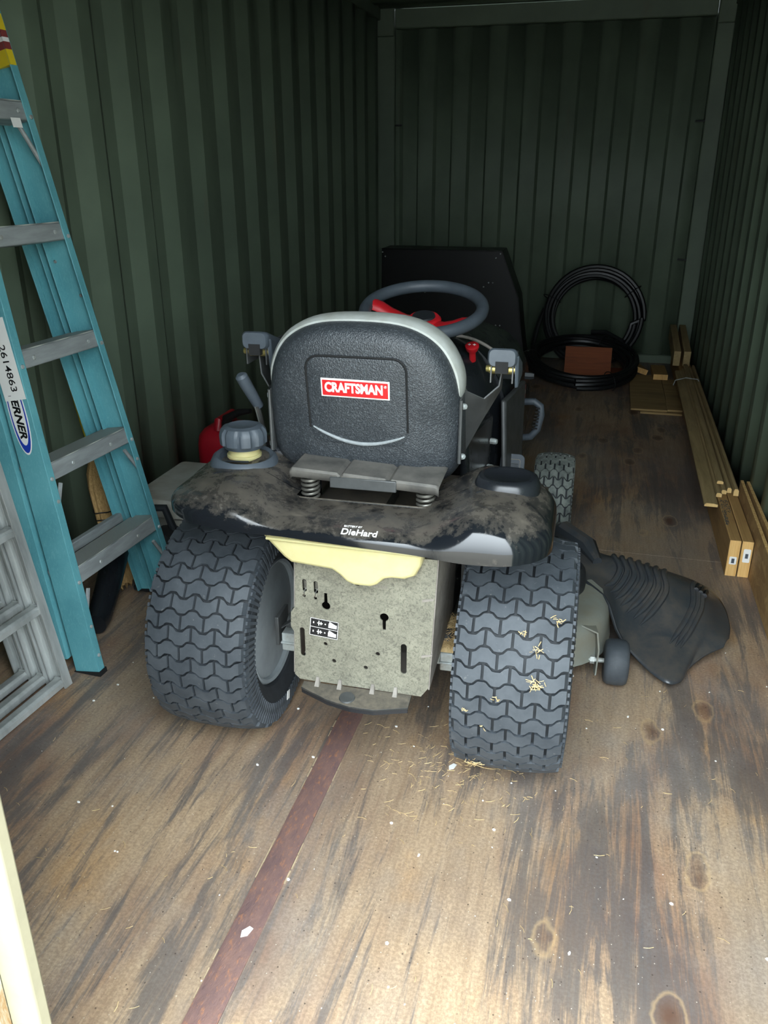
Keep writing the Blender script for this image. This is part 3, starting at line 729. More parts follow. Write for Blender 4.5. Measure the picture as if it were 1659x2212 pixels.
# fuel filler: collar, neck, cap
FC = Vector((-0.304, -0.045, 0.716))
m = MB()
m.lathe([(0.082, -0.03), (0.080, 0.005), (0.074, 0.018), (0.066, 0.024), (0.058, 0.02), (0.052, 0.0), (0.030, -0.004)], 40, axis_frame(FC, (0.05, -0.05, 1)))
m.build('filler_collar', 'grey_plastic', T)
MB().hexa([(-0.27, 0.0, 0.705), (-0.15, 0.02, 0.705), (-0.15, 0.10, 0.705), (-0.27, 0.10, 0.705), (-0.265, 0.01, 0.742), (-0.165, 0.03, 0.748), (-0.165, 0.09, 0.748), (-0.265, 0.09, 0.742)]).build('filler_shroud', 'black_gloss', T, 0.012, 3)
MB().lathe([(0.036, -0.01), (0.036, 0.018), (0.040, 0.019), (0.040, 0.025), (0.036, 0.026), (0.036, 0.05)], 28, axis_frame(FC, (0, 0, 1))).build('filler_neck', 'tank', T)
m = MB(); seg = 64; prof = [(0.030, 0.040), (0.044, 0.041), (0.0465, 0.046), (0.054, 0.052), (0.055, 0.072), (0.053, 0.082), (0.046, 0.090), (0.034, 0.094), (0.030, 0.092), (0.0, 0.091)]
R_ = []
for q, (r, h) in enumerate(prof):
    ring = []
    for j in range(seg):
        a_ = 2 * PI * j / seg; rr = r
        if 3 <= q <= 6:
            lobe = math.cos(a_ * 9); rr = r - 0.005 * sm(0.35, 0.75, lobe) * (1 if q < 6 else 0.4)
        ring.append((FC.x + rr * math.cos(a_), FC.y + rr * math.sin(a_), FC.z + h))
    R_.append(ring)
m.rings(R_, cap0=True, cap1=False); m.build('fuel_cap', 'grey_plastic', T, sharp=30, label='ribbed grey fuel cap')
m = MB(); m.tube([(FC.x - 0.05, FC.y - 0.04, FC.z + 0.012), (FC.x - 0.02, FC.y - 0.05, FC.z + 0.02), (FC.x + 0.03, FC.y - 0.05, FC.z + 0.022)], 0.0022, 6); m.build('cap_tether', 'black_plastic', T)
# round storage pod on the right fender
m = MB(); prof = [(0.0705, -0.045), (0.0715, -0.02), (0.070, 0.004), (0.064, 0.017), (0.054, 0.022), (0.047, 0.020), (0.040, 0.017), (0.0, 0.016)]
R_ = []
for r, h in prof: R_.append([(0.309 + r * math.copysign(abs(math.cos(2 * PI * j / 40)) ** 0.85, math.cos(2 * PI * j / 40)), -0.062 + r * 0.93 * math.copysign(abs(math.sin(2 * PI * j / 40)) ** 0.85, math.sin(2 * PI * j / 40)), 0.722 + h) for j in range(40)])
m.rings(R_, cap0=False, cap1=False); m.build('cup_holder', 'black_gloss', T, sharp=50, label='round black cup holder')
# ---- seat support
def seat_plate():
    pts = [(-0.168, 0.735), (-0.162, 0.740), (-0.060, 0.735), (-0.052, 0.728), (-0.044, 0.735), (0.048, 0.730), (0.056, 0.723), (0.064, 0.729), (0.160, 0.724), (0.168, 0.720)]
    m = MB(); th = 0.004; flg = 0.020
    R_ = [[(x, -0.115, z - flg) for x, z in pts], [(x, -0.118, z - 0.004) for x, z in pts], [(x, -0.114, z) for x, z in pts], [(x, 0.02, z + 0.004) for x, z in pts], [(x, 0.16, z + 0.004) for x, z in pts]]
    m.rings(R_, closed=False); return m.build('seat_plate', 'plate', T, solid=0.003, sharp=30, label='dusty stamped steel seat plate')
sp_ = seat_plate()
MB().box((-0.075, -0.121, 0.702), (0.075, -0.113, 0.728)).build('plate_flange', 'dark_metal', sp_, 0.002)
for x in (-0.128, 0.136):
    MB().tube(helix((x, -0.095, 0.668 if x < 0 else 0.664), 0.0185, 0.048, 4.5, n=16), 0.0034, 8).build('suspension_spring', 'spring', T)
# ---- seat
SX = -0.028
half = [(0.0, 1.054), (0.10, 1.046), (0.168, 1.012), (0.206, 0.955), (0.222, 0.880), (0.225, 0.800), (0.218, 0.725), (0.180, 0.676), (0.10, 0.657), (0.0, 0.654)]
outl = [Vector((x, 0, z)) for x, z in half] + [Vector((-x, 0, z)) for x, z in half[-2:0:-1]]
O = catmull(outl, 6); SC = Vector((0, 0, 0.865))
def lean(z): return -0.16 * (z - 0.86)
m = MB(); R_ = []
for s, d in ((0.02, 0.0), (0.15, 0.0), (0.3, 0.0), (0.42, 0.0), (0.54, 0.0), (0.64, 0.001), (0.73, 0.003), (0.81, 0.007), (0.87, 0.013), (0.915, 0.021), (0.95, 0.032), (0.975, 0.045), (0.99, 0.06), (1.0, 0.085), (1.0, 0.10)):
    ring = []
    for p in O:
        q = SC + (p - SC) * s
        side_ = 0.012 * sm(0.135, 0.150, abs(q.x)) * sm(0.90, 0.82, q.z)
        ring.append((SX + q.x, -0.048 + d + lean(q.z) + side_ * max(0, 1 - d / 0.06) + 0.012 * sm(0.74, 0.66, q.z), q.z))
    R_.append(ring)
m.rings(R_, cap0=True, cap1=False); shell = m.build('seat_shell', 'seat_shell', T, sharp=40, label='textured dark grey plastic seat back')
m = MB(); R_ = []
for s, d in ((0.96, 0.05), (1.005, 0.052), (1.03, 0.062), (1.045, 0.08), (1.045, 0.105), (1.03, 0.13), (0.98, 0.148), (0.8, 0.152), (0.3, 0.145), (0.02, 0.145)):
    R_.append([(SX + (p.x) * lerp(min(s, 0.955), s, sm(0.83, 0.94, p.z)), d + lean(SC.z + (p.z - SC.z) * s) - 0.045, SC.z + (p.z - SC.z) * (s if p.z > 0.8 else min(s, 0.97))) for p in O])
m.rings(R_); m.build('seat_cushion', 'cushion', T, sharp=50, label='light grey vinyl backrest cushion')
MB().box((SX - 0.19, 0.03, 0.735), (SX + 0.19, 0.42, 0.83)).build('seat_base', 'cushion', T, 0.04, 4)
# raised centre panel, moulding line and badge on the shell
def spt(x, z, d=0.0): return Vector((SX + x, -0.048 + lean(z) - d, z))
pan = rrect(0.218, 0.20, 0.028); m = MB()
R_ = [[spt(x, 0.892 + z - 0.012, -0.002) for x, z in pan], [spt(x * 0.998, 0.880 + z, 0.0022) for x, z in pan], [spt(x * 0.97, 0.880 + z * 0.97, 0.0034) for x, z in pan], [spt(x * 0.3, 0.880 + z * 0.3, 0.0036) for x, z in pan]]
m.rings(R_); m.build('back_panel', 'seat_shell', shell, sharp=25)
m = MB(); m.tube([spt(x, z - 0.0, 0.001) for x, z in [(0.112, 0.815), (0.112, 0.85)] + [(px, 0.880 + pz) for px, pz in rrect(0.224, 0.206, 0.030)[:14]] + [(-0.112, 0.85), (-0.112, 0.815)]], 0.0022, 6); m.build('groove_shade', 'void', shell)  # raised near-black tube: painted crease shade around the panel
m = MB(); pts = [(-0.105 + 0.21 * i_ / 20, 0.806 - 0.030 * math.sin(PI * i_ / 20) ** 0.9 + 0.012 * (1 - i_ / 20)) for i_ in range(21)]
m.tube([spt(x, z, 0.0035) for x, z in pts], [0.0015 + 0.003 * math.sin(PI * i_ / 20) ** 0.5 for i_ in range(21)], 8); m.build('moulding_line', 'smile', shell)
BM = frame(spt(-0.002, 0.912, 0.0045), (1, 0, -0.012), (0.012, -0.16, 1))
MB().box((-0.077, -0.0215, -0.001), (0.077, 0.0215, 0.001), BM).build('badge_border', 'white', shell, 0.001, label='white edge of the red badge')
MB().box((-0.0735, -0.018, 0.001), (0.0735, 0.0175, 0.0016), BM).build('badge', 'badge_red', shell, label='red badge')
text('badge_mark', '\u00ae', BM @ Matrix.Translation((0.068, 0.009, 0.0021)), 'white', shell, 0.008)
text('badge_lettering', 'CRAFTSMAN', BM @ Matrix.Translation((-0.003, 0.0005, 0.0021)), 'white', shell, 0.030, 0.130, 0.0012, 0.0, 'white capitals on the badge')
# ---- armrests
def arm(s):
    x0 = SX + s * 0.222; px = {1: 0.272, -1: -0.306}[s]; pz = {1: 0.938, -1: 0.952}[s]; pyy = 0.09
    m = MB()
    A = [(x0, 0.00, 0.735), (x0, 0.00, 0.885), (x0, 0.05, 0.895), (lerp(x0, px, 0.55), 0.07, 0.872), (px - s * 0.004, pyy - 0.01, 0.90), (px, pyy - 0.008, pz - 0.01), (px, pyy + 0.03, pz - 0.012), (px - s * 0.004, pyy + 0.05, 0.88), (lerp(x0, px, 0.4), 0.12, 0.80), (x0, 0.10, 0.735)]
    n_ = len(A); th = Vector((-s * 0.0035, 0.001, 0.002))
    m.add([Vector(p) for p in A] + [Vector(p) + th for p in A], [(0, 1, 2, 9), (2, 3, 8, 9), (3, 4, 7, 8), (4, 5, 6, 7), (n_ + 9, n_ + 2, n_ + 1, n_), (n_ + 9, n_ + 8, n_ + 3, n_ + 2), (n_ + 8, n_ + 7, n_ + 4, n_ + 3), (n_ + 7, n_ + 6, n_ + 5, n_ + 4)] + [(i_, n_ + i_, n_ + (i_ + 1) % n_, (i_ + 1) % n_) for i_ in range(n_)])
    br = m.build('armrest_bracket', 'dark_metal', T, 0.001, 1)
    m = MB(); m.tube([(x0, -0.004, 0.74), (x0, -0.004, 0.885)], 0.004, 8); m.build('bracket_edge', 'dark_metal', br)
    for z in (0.868, 0.752): bolt('bracket_bolt', (x0 + s * 0.001, -0.002 + 0.015, z), (s, -0.6, 0), 0.007, 0.010, 'zinc', br)
    m = MB(); w = 0.033; R_ = []
    sec = rrect(2 * w, 0.042, 0.013, 4)
    for y_, sc, dz in ((0.06, 0.86, 0.0), (0.066, 0.97, 0.0), (0.08, 1, -0.003), (0.20, 1.02, -0.045), (0.28, 0.96, -0.075), (0.30, 0.8, -0.085)):
        R_.append([(px + x * sc, y_, pz + 0.030 + z * sc + dz) for x, z in sec])
    m.rings(R_); pad = m.build('armrest_pad', 'grey_plastic', T, sharp=50)
    for xx in (px - 0.024, px + 0.024):
        MB().box((xx - 0.0015, 0.07, pz - 0.028), (xx + 0.0015, 0.19, pz + 0.022)).build('pivot_plate', 'dark_metal', pad)
    MB().box((px - 0.014, 0.058, pz - 0.004), (px + 0.014, 0.075, pz + 0.022)).build('pad_hollow_shade', 'void', pad)  # solid near-black block, painted shade standing for a hollow under the pad
    MB().hexa([(px + 0.030, 0.075, pz - 0.04), (px + 0.037, 0.085, pz - 0.04), (px + 0.037, 0.20, pz - 0.035), (px + 0.030, 0.20, pz - 0.035), (px + 0.027, 0.07, pz + 0.03), (px + 0.036, 0.075, pz + 0.035), (px + 0.036, 0.20, pz - 0.005), (px + 0.027, 0.20, pz - 0.01)]).build('pad_skirt', 'grey_plastic', pad, 0.003)
    m = MB(); f = frame((px, 0.088, pz), (0, 1, 0), (0, 0, 1))
    m.lathe([(0.0, -0.038), (0.007, -0.037), (0.0085, -0.03), (0.0105, -0.029), (0.0105, -0.024), (0.0115, -0.023), (0.0115, -0.003), (0.006, -0.002), (0.006, 0.002), (0.0115, 0.003), (0.0115, 0.023), (0.0105, 0.024), (0.0105, 0.03), (0.0, 0.031)], 14, f)
    m.build('pivot_bolt', 'brass', pad, sharp=30)
arm(1); arm(-1)
# ---- lift lever on the left fender
m = MB(); m.tube([(-0.30, 0.10, 0.70), (-0.305, 0.05, 0.83)], 0.007, 10); lv = m.build('lever_rod', 'chrome', T)
m = MB(); m.tube([(-0.303, 0.062, 0.822), (-0.304, 0.060, 0.826), (-0.318, 0.025, 0.885), (-0.323, 0.012, 0.908), (-0.324, 0.010, 0.913)], [0.009, 0.0125, 0.0145, 0.0145, 0.009], 14)
m.build('lever_grip', 'grey_plastic', lv)
# ---- steering
SW = Vector((-0.006, 0.60, 0.984)); sn = Vector((0, -0.28, 1)).normalized(); sf = frame(SW, (1, 0, 0), sn.cross(Vector((1, 0, 0))), sn)
def swp(a_, r=0.163, h=0.0): return sf @ Vector((r * 1.03 * math.cos(a_), r * math.sin(a_), h))
m = MB(); m.tube([swp(2 * PI * i_ / 64) for i_ in range(64)], 0.0180, 14, closed=True); sw = m.build('steering_wheel', 'grey_plastic', T, label='grey rimmed steering wheel')
def spoke(a_, name, mt, w0, w1, r1=0.158):
    m = MB(); d = Vector((math.cos(a_), math.sin(a_), 0)); t_ = Vector((-math.sin(a_), math.cos(a_), 0)); R_ = []
    for r, w, h in ((0.02, w0, -0.042), (0.06, w0, -0.040), (0.10, (w0 + w1) / 2 * 0.9, -0.024), (0.13, w1 * 0.95, -0.008), (r1, w1, 0.0)):
        c_ = d * r; R_.append([sf @ (c_ + t_ * (w * u) + Vector((0, 0, h + e))) for u, e in ((-1, -0.006), (-0.8, 0.007), (-0.3, 0.012), (0.3, 0.012), (0.8, 0.007), (1, -0.006))])
    m.rings(R_); return m.build(name, mt, sw, sharp=50)
spoke(math.radians(170), 'wheel_spoke', 'red_plastic', 0.028, 0.026); spoke(math.radians(-28), 'wheel_spoke', 'red_plastic', 0.028, 0.028); spoke(math.radians(-90), 'wheel_spoke', 'black_plastic', 0.03, 0.025)
MB().lathe([(0.050, -0.050), (0.050, -0.032), (0.043, -0.024), (0.0, -0.020)], 28, sf).build('wheel_hub', 'red_plastic', sw)
MB().lathe([(0.034, -0.0235), (0.032, -0.018), (0.0, -0.017)], 24, sf).build('hub_cap', 'black_plastic', sw)
MB().tube([sf @ Vector((0, 0, -0.03)), sf @ Vector((0, 0, -0.16))], [0.03, 0.045], 16).build('steering_column', 'black_plastic', T)
# ---- dash and hood
def loft(name, sections, mat, parent, sharp=40, label=None):
    """sections: (y, half width, z bottom, z top, power)"""
    m = MB(); R_ = []
    for y_, hw_, zb, zt, pw_ in sections:
        ring = []
        for i_ in range(33):
            a_ = PI * i_ / 32; cx_ = math.cos(a_); sx_ = math.sin(a_)
            ring.append((hw_ * math.copysign(abs(cx_) ** (2 / pw_), cx_), y_, zb + (zt - zb) * abs(sx_) ** (2 / pw_)))
        R_.append(ring)
    m.rings(R_); return m.build(name, mat, parent, sharp=sharp, label=label)
loft('dash_tower', [(0.60, 0.165, 0.34, 0.66, 4), (0.63, 0.18, 0.34, 0.80, 3.4), (0.68, 0.205, 0.34, 0.865, 3.0), (0.74, 0.222, 0.36, 0.885, 2.6), (0.80, 0.235, 0.40, 0.875, 2.6)], 'black_gloss', T)
hood = loft('hood', [(0.80, 0.245, 0.44, 0.872, 2.5), (0.82, 0.252, 0.44, 0.872, 2.5), (1.1, 0.262, 0.44, 0.852, 2.5), (1.4, 0.265, 0.44, 0.825, 2.6), (1.6, 0.255, 0.44, 0.78, 2.8), (1.70, 0.22, 0.46, 0.72, 3), (1.74, 0.16, 0.5, 0.66, 3)], 'black_gloss', T, label='black engine hood')
m = MB(); m.tube([(0.06 + 0.19 * i_ / 10, 0.81, 0.873 - 0.105 * (i_ / 10) ** 2) for i_ in range(11)], 0.005, 8); m.build('hood_edge', 'flange', hood)
MB().hexa([(0.245, 0.62, 0.36), (0.262, 0.62, 0.36), (0.275, 0.98, 0.42), (0.258, 0.98, 0.42), (0.215, 0.72, 0.70), (0.232, 0.72, 0.70), (0.272, 1.0, 0.70), (0.255, 1.0, 0.70)]).build('side_panel', 'dark_metal', T, 0.006)
MB().box((0.2655, 1.02, 0.622), (0.268, 1.075, 0.668)).build('side_sticker', 'badge_red', hood)
MB().box((0.268, 1.03, 0.640), (0.2685, 1.065, 0.652)).build('sticker_stripe', 'white', hood)
kp = Vector((0.128, 0.672, 0.868))
m = MB(); m.lathe([(0.010, -0.05), (0.010, -0.012), (0.017, -0.010), (0.0205, 0.0), (0.0205, 0.005), (0.016, 0.008), (0.0, 0.009)], 18, axis_frame(kp, (0.0, -0.5, 1))); kn = m.build('choke_knob', 'red_plastic', T, label='red pull knob')
for dx in (-0.008, 0.007):
    MB().box((dx - 0.0045, -0.001, 0.0088), (dx + 0.0045, 0.001, 0.0095), axis_frame(kp, (0, -0.5, 1))).build('knob_symbol', 'white', kn); MB().box((dx - 0.001, -0.0045, 0.0088), (dx + 0.001, 0.0045, 0.0095), axis_frame(kp, (0, -0.5, 1))).build('knob_symbol', 'white', kn)
# front lifting handle beside the hood
hp = [(0.262, 1.10, 0.60), (0.30, 1.09, 0.605), (0.322, 1.09, 0.59), (0.326, 1.09, 0.56), (0.316, 1.09, 0.505), (0.295, 1.09, 0.478), (0.255, 1.10, 0.468)]
MB().tube(hp, 0.0125, 12).build('side_handle', 'grey_plastic', T, label='ribbed grey side handle')
hdl = MB()
for i_ in range(7): z = 0.512 + 0.012 * i_; hdl.box((0.298 + 0.0015 * i_, 1.074, z - 0.002), (0.317 + 0.0008 * i_, 1.080, z + 0.002))
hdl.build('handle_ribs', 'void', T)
bolt('hood_latch', (0.268, 0.98, 0.72), (1, 0, 0), 0.012, 0.03, 'black_plastic', T)
# footrest and drive pedal
for s in (-1, 1): MB().box((s * 0.30 - 0.075, 0.42, 0.335), (s * 0.30 + 0.075, 0.95, 0.347)).build('footrest', 'dark_dust', T, 0.004)
m = MB(); pm = frame((0.262, 0.72, 0.485), (1, 0, 0), (0, 0.55, 0.84)); me = curve_mesh('pedal', [rrect(0.072, 0.085, 0.016)], 0.006, 0.002); me.transform(pm); pd = finish('drive_pedal', me, 'grey_plastic', T)
me = curve_mesh('pedal_rim', [rrect(0.050, 0.060, 0.006), rrect(0.046, 0.056, 0.005)], 0.0015); me.transform(pm @ Matrix.Translation((0, -0.003, 0.009))); finish('pedal_outline', me, 'flange', pd)
m = MB()
for i_ in range(7): m.box((-0.019, -0.026 + i_ * 0.006, 0.008), (0.019, -0.023 + i_ * 0.006, 0.0105), pm)
m.build('pedal_ridges', 'black_plastic', pd)
MB().tube([(0.262, 0.74, 0.47), (0.25, 0.80, 0.38), (0.20, 0.82, 0.35)], 0.009, 8).build('pedal_arm', 'dark_metal', T)
for z, y_ in ((0.56, 0.50), (0.50, 0.46), (0.62, 0.56)): bolt('chassis_bolt', (0.207, y_, z), (1, -0.3, 0), 0.009, 0.02, 'zinc', T)
MB().hexa([(0.175, 0.26, 0.40), (0.20, 0.26, 0.40), (0.20, 0.62, 0.40), (0.175, 0.62, 0.40), (0.155, 0.24, 0.73), (0.18, 0.24, 0.73), (0.205, 0.64, 0.68), (0.18, 0.64, 0.68)]).build('tunnel_side', 'black_gloss', T, 0.01)
MB().hexa([(-0.20, 0.26, 0.40), (-0.175, 0.26, 0.40), (-0.175, 0.62, 0.40), (-0.20, 0.62, 0.40), (-0.18, 0.24, 0.73), (-0.155, 0.24, 0.73), (-0.18, 0.64, 0.68), (-0.205, 0.64, 0.68)]).build('tunnel_side', 'black_gloss', T, 0.01)
MB().tube([(-0.385, 1.26, 0.19), (0.385, 1.26, 0.19)], 0.016, 10).build('front_axle', 'dark_metal', T)
MB().box((-0.04, 1.2, 0.18), (0.06, 1.32, 0.45)).build('axle_mount', 'dark_metal', T, 0.01)
# ---- mower deck
def dring(s, z, dx=0.0):
    P = []
    for i_ in range(64):
        a_ = 2 * PI * i_ / 64; cx_, sx_ = math.cos(a_), math.sin(a_)
        P.append((-0.005 + 0.60 * s * math.copysign(abs(cx_) ** 0.55, cx_), 0.585 + 0.365 * s * math.copysign(abs(sx_) ** 0.6, sx_), z))
    return P
m = MB(); m.rings([dring(1.0, 0.06), dring(1.008, 0.062), dring(1.0, 0.068), dring(0.995, 0.13), dring(0.985, 0.15), dring(0.955, 0.17), dring(0.90, 0.178), dring(0.5, 0.182), dring(0.1, 0.182)], cap0=False)
dk = m.build('mower_deck', 'deck', T, sharp=50, label='grey steel mower deck')
for x in (-0.33, 0.40):
    m = MB(); m.lathe([(0.115, 0.178), (0.117, 0.20), (0.112, 0.232), (0.10, 0.246), (0.03, 0.252), (0, 0.252)], 36, frame((x, 0.56, 0), (1, 0, 0), (0, 1, 0))); m.build('spindle_cover', 'black_plastic', dk)
MB().hexa([(0.19, 0.24, 0.15), (0.27, 0.24, 0.15), (0.27, 0.42, 0.17), (0.19, 0.42, 0.17), (0.19, 0.30, 0.34), (0.27, 0.30, 0.34), (0.27, 0.42, 0.34), (0.19, 0.42, 0.34)]).build('belt_guard', 'dark_metal', dk, 0.01)
# gauge wheel
gw = Vector((0.612, 0.335, 0.066))
m = MB(); m.lathe([(0.0, -0.032), (0.045, -0.034), (0.058, -0.031), (0.064, -0.022), (0.0655, 0.0), (0.064, 0.022), (0.058, 0.031), (0.045, 0.034), (0.0, 0.032)], 36, frame(gw, (0, 1, 0), (0, 0, 1))); g_ = m.build('gauge_wheel', 'rubber', T, sharp=60, label='small black deck gauge wheel')
m = MB(); m.tube([(0.53, 0.335, 0.066), (0.60, 0.335, 0.066)], 0.007, 10); m.lathe([(0.013, 0), (0.013, 0.012), (0, 0.012)], 6, axis_frame((0.553, 0.335, 0.066), (-1, 0, 0))); m.build('wheel_axle_bolt', 'zinc', g_)
m = MB(); A = [(0.505, 0.335, 0.168), (0.552, 0.33, 0.152), (0.560, 0.325, 0.10), (0.558, 0.325, 0.018), (0.554, 0.35, 0.018), (0.552, 0.36, 0.10), (0.543, 0.39, 0.152)]
m.add([Vector(p) for p in A] + [Vector(p) + Vector((0.004, 0, 0.003)) for p in A], [(0, 1, 6), (1, 2, 5, 6), (2, 3, 4, 5), (7, 13, 8), (8, 13, 12, 9), (9, 12, 11, 10)] + [(i_, 7 + i_, 7 + (i_ + 1) % 7, (i_ + 1) % 7) for i_ in range(7)])
m.build('gauge_bracket', 'deck', g_)
# discharge chute
cols = [((0.435, 0.869, 0.20), (0.513, 0.592, 0.178)), ((0.566, 0.793, 0.185), (0.575, 0.530, 0.152)), ((0.671, 0.799, 0.165), (0.620, 0.450, 0.070)), ((0.777, 0.813, 0.135), (0.686, 0.385, 0.024)),
        ((0.870, 0.832, 0.100), (0.748, 0.318, 0.014)), ((0.928, 0.810, 0.076), (0.788, 0.335, 0.016)), ((0.955, 0.735, 0.064), (0.818, 0.405, 0.026)), ((0.957, 0.63, 0.056), (0.868, 0.468, 0.040)), ((0.945, 0.565, 0.050), (0.925, 0.515, 0.048))]
NCOL = len(cols) - 1
def cr(P, u):
    i_ = min(int(u), NCOL - 1); t_ = u - i_; g_ = lambda q: Vector(P[max(0, min(NCOL, q))])
    a, b, c_, d = g_(i_ - 1), g_(i_), g_(i_ + 1), g_(i_ + 2)
    return 0.5 * ((2 * b) + (c_ - a) * t_ + (2 * a - 5 * b + 4 * c_ - d) * t_ * t_ + (3 * b - a - 3 * c_ + d) * t_ ** 3)
def chute_pt(u, v, lift=0.0):
    u = max(0, min(u, NCOL)); F = cr([q[0] for q in cols], u); R2 = cr([q[1] for q in cols], u)
    p = F.lerp(R2, v); drop = sm(0.40, 1.0, v)
    z = F.z + (R2.z - F.z) * (0.18 * v + 0.82 * drop)
    z += 0.022 * math.sin(PI * v) * sm(0.3, 2.0, u) * (1 - 0.75 * sm(4.8, 7, u)) + 0.016 * math.sin(2 * PI * v * 1.3) * sm(0.5, 1.5, u) * sm(6, 4, u)
    p.z = z + lift; return p
def rim_round(u): return u
m = MB(); NU, NV = 64, 32; m.rings([[chute_pt(NCOL * a_ / NU, b_ / NV) for b_ in range(NV + 1)] for a_ in range(NU + 1)], closed=False)
ch = m.build('discharge_chute', 'chute', T, solid=0.005, sharp=60, label='black ribbed plastic discharge chute')
for us, va, vb in (([1.35 + 0.27 * q for q in range(7)], 0.03, 0.74), ([4.05, 4.3, 4.55], 0.05, 0.72)):
    for u in us:
        m = MB(); n_ = 22; pts = []
        for j in range(n_ + 1):
            v_ = lerp(va, vb, j / n_); pts.append(chute_pt(u + 0.30 * math.sin(2 * PI * (v_ - 0.12)) * sm(0.1, 0.4, v_) - 0.15 * v_, v_, 0.0035))
        m.tube(pts, [0.0095 * min(1, (j + 1) / 3, (n_ - j + 1) / 5) for j in range(n_ + 1)], 8); m.build('chute_rib', 'chute', ch)
m = MB(); m.tube([(0.40, 0.93, 0.19), (0.44, 0.87, 0.225), (0.52, 0.78, 0.215), (0.55, 0.70, 0.20)], [0.02, 0.032, 0.03, 0.015], 10); m.build('chute_hinge', 'chute', ch)
m = MB(); m.tube([chute_pt(0.05 + 0.3 * i_, 1.0, 0.004) for i_ in range(9)], 0.005, 8); m.build('chute_lip', 'black_plastic', ch)
for u in (4.05, 4.3, 4.55):
    m = MB(); m.tube([chute_pt(u + 0.2, 0.16, 0.012), chute_pt(u + 0.2, 0.24, 0.014)], 0.008, 8); m.build('chute_clip', 'black_gloss', ch)

# ================================================================== STEP LADDER
LF, RF = Vector((-0.758, 1.744, 0)), Vector((-0.735, 2.214, 0))
UL, UR = Vector((-0.149, 0.050, 1)), Vector((-0.153, -0.076, 1))
SL = thing('step_ladder', 'folded teal fiberglass step ladder with grey treads leaning on the green wall', 'ladder', LF)
s_dir = (RF - LF).normalized(); u_mid = (UL + UR).normalized(); n_dir = s_dir.cross(u_mid); n_dir = n_dir if n_dir.x > 0 else -n_dir
def lad(side, z, dn=0.0, ds=0.0):
    f0, u = (LF, UL) if side < 0 else (RF, UR)
    p = f0 + u * z + n_dir * dn + s_dir * ds; return p - LF
LEN = 1.80
def rail(side, za, zb, dn0, dn1, flange, th, name, mat='teal'):
    """C channel: web across n, flanges pointing inwards"""
    w = -side * th; fl_ = -side * flange; m = MB()
    for a_, b_, c_, d_ in ((dn0, dn1, 0, w), (dn1 - th, dn1, w, fl_), (dn0, dn0 + th, w, fl_)):
        m.hexa([lad(side, za, a_, c_), lad(side, za, b_, c_), lad(side, za, b_, d_), lad(side, za, a_, d_), lad(side, zb, a_, c_), lad(side, zb, b_, c_), lad(side, zb, b_, d_), lad(side, zb, a_, d_)])
    return m.build(name, mat, SL, 0.0012, 2)
fr = {}
for s in (-1, 1):
    fr[s] = rail(s, 0.012, LEN, -0.078, 0.004, 0.026, 0.004, 'front_rail')
    rail(s, 0.05, LEN - 0.04, -0.150, -0.098, 0.024, 0.004, 'rear_rail')
    m = MB(); m.hexa([lad(s, 0.0, -0.082, s * 0.003), lad(s, 0.0, 0.007, s * 0.003), lad(s, 0.0, 0.007, -s * 0.03), lad(s, 0.0, -0.082, -s * 0.03), lad(s, 0.014, -0.082, s * 0.003), lad(s, 0.014, 0.007, s * 0.003), lad(s, 0.014, 0.007, -s * 0.03), lad(s, 0.014, -0.082, -s * 0.03)])
    m.build('rubber_foot', 'void', SL)
    m = MB(); m.hexa([lad(s, 0.0, -0.075, -s * 0.004), lad(s, 0.0, -0.004, -s * 0.004), lad(s, 0.0, -0.004, -s * 0.024), lad(s, 0.0, -0.075, -s * 0.024), lad(s, 0.10, -0.075, -s * 0.004), lad(s, 0.16, -0.004, -s * 0.004), lad(s, 0.16, -0.004, -s * 0.02), lad(s, 0.10, -0.075, -s * 0.02)])
    m.build('foot_bracket', 'black_plastic', SL)
zs = [0.277 + 0.2985 * i_ for i_ in range(5)]
for i_, z in enumerate(zs):
    zt = z + 0.045
    m = MB(); m.hexa([lad(-1, z, -0.076, 0.005), lad(-1, z, 0.001, 0.005), lad(1, z, 0.001, -0.005), lad(1, z, -0.076, -0.005), lad(-1, zt, -0.090, 0.005), lad(-1, zt, 0.001, 0.005), lad(1, zt, 0.001, -0.005), lad(1, zt, -0.090, -0.005)])
    st_ = m.build('step', 'alu_step', SL, 0.003)
    m = MB(); m.hexa([lad(-1, zt, -0.086, 0.006), lad(-1, zt, -0.002, 0.006), lad(1, zt, -0.002, -0.006), lad(1, zt, -0.086, -0.006), lad(-1, zt + 0.003, -0.086, 0.006), lad(-1, zt + 0.003, -0.002, 0.006), lad(1, zt + 0.003, -0.002, -0.006), lad(1, zt + 0.003, -0.086, -0.006)])
    m.build('step_tread', 'step_tread', st_)
    for f_ in ((0.28, 0.72) if i_ < 2 else (0.18, 0.82)):
        a_ = lad(-1, z + 0.022, 0.002).lerp(lad(1, z + 0.022, 0.002), f_); bolt('rivet', a_, n_dir, 0.006, 0.003, 'zinc', st_)
    for s in (-1, 1): bolt('rivet', lad(s, z + 0.008, 0.0045, -s * 0.012), n_dir, 0.006, 0.004, 'zinc', fr[s])
for s in (-1, 1):
    for z in (0.06, 0.15, 0.52): bolt('rivet', lad(s, z, 0.0045, -s * 0.014), n_dir, 0.0055, 0.004, 'zinc', fr[s])
    for za, zb in ((0.25, 0.17), (0.56, 0.49)):
        MB().tube([lad(s, za, -0.004, -s * 0.05), lad(s, zb, -0.004, -s * 0.012)], 0.006, 6).build('step_brace', 'alu_step', SL)
MB().tube([lad(1, 1.46, -0.004, -0.06), lad(1, 1.36, -0.004, -0.012)], 0.006, 8).build('step_brace', 'alu_step', SL)
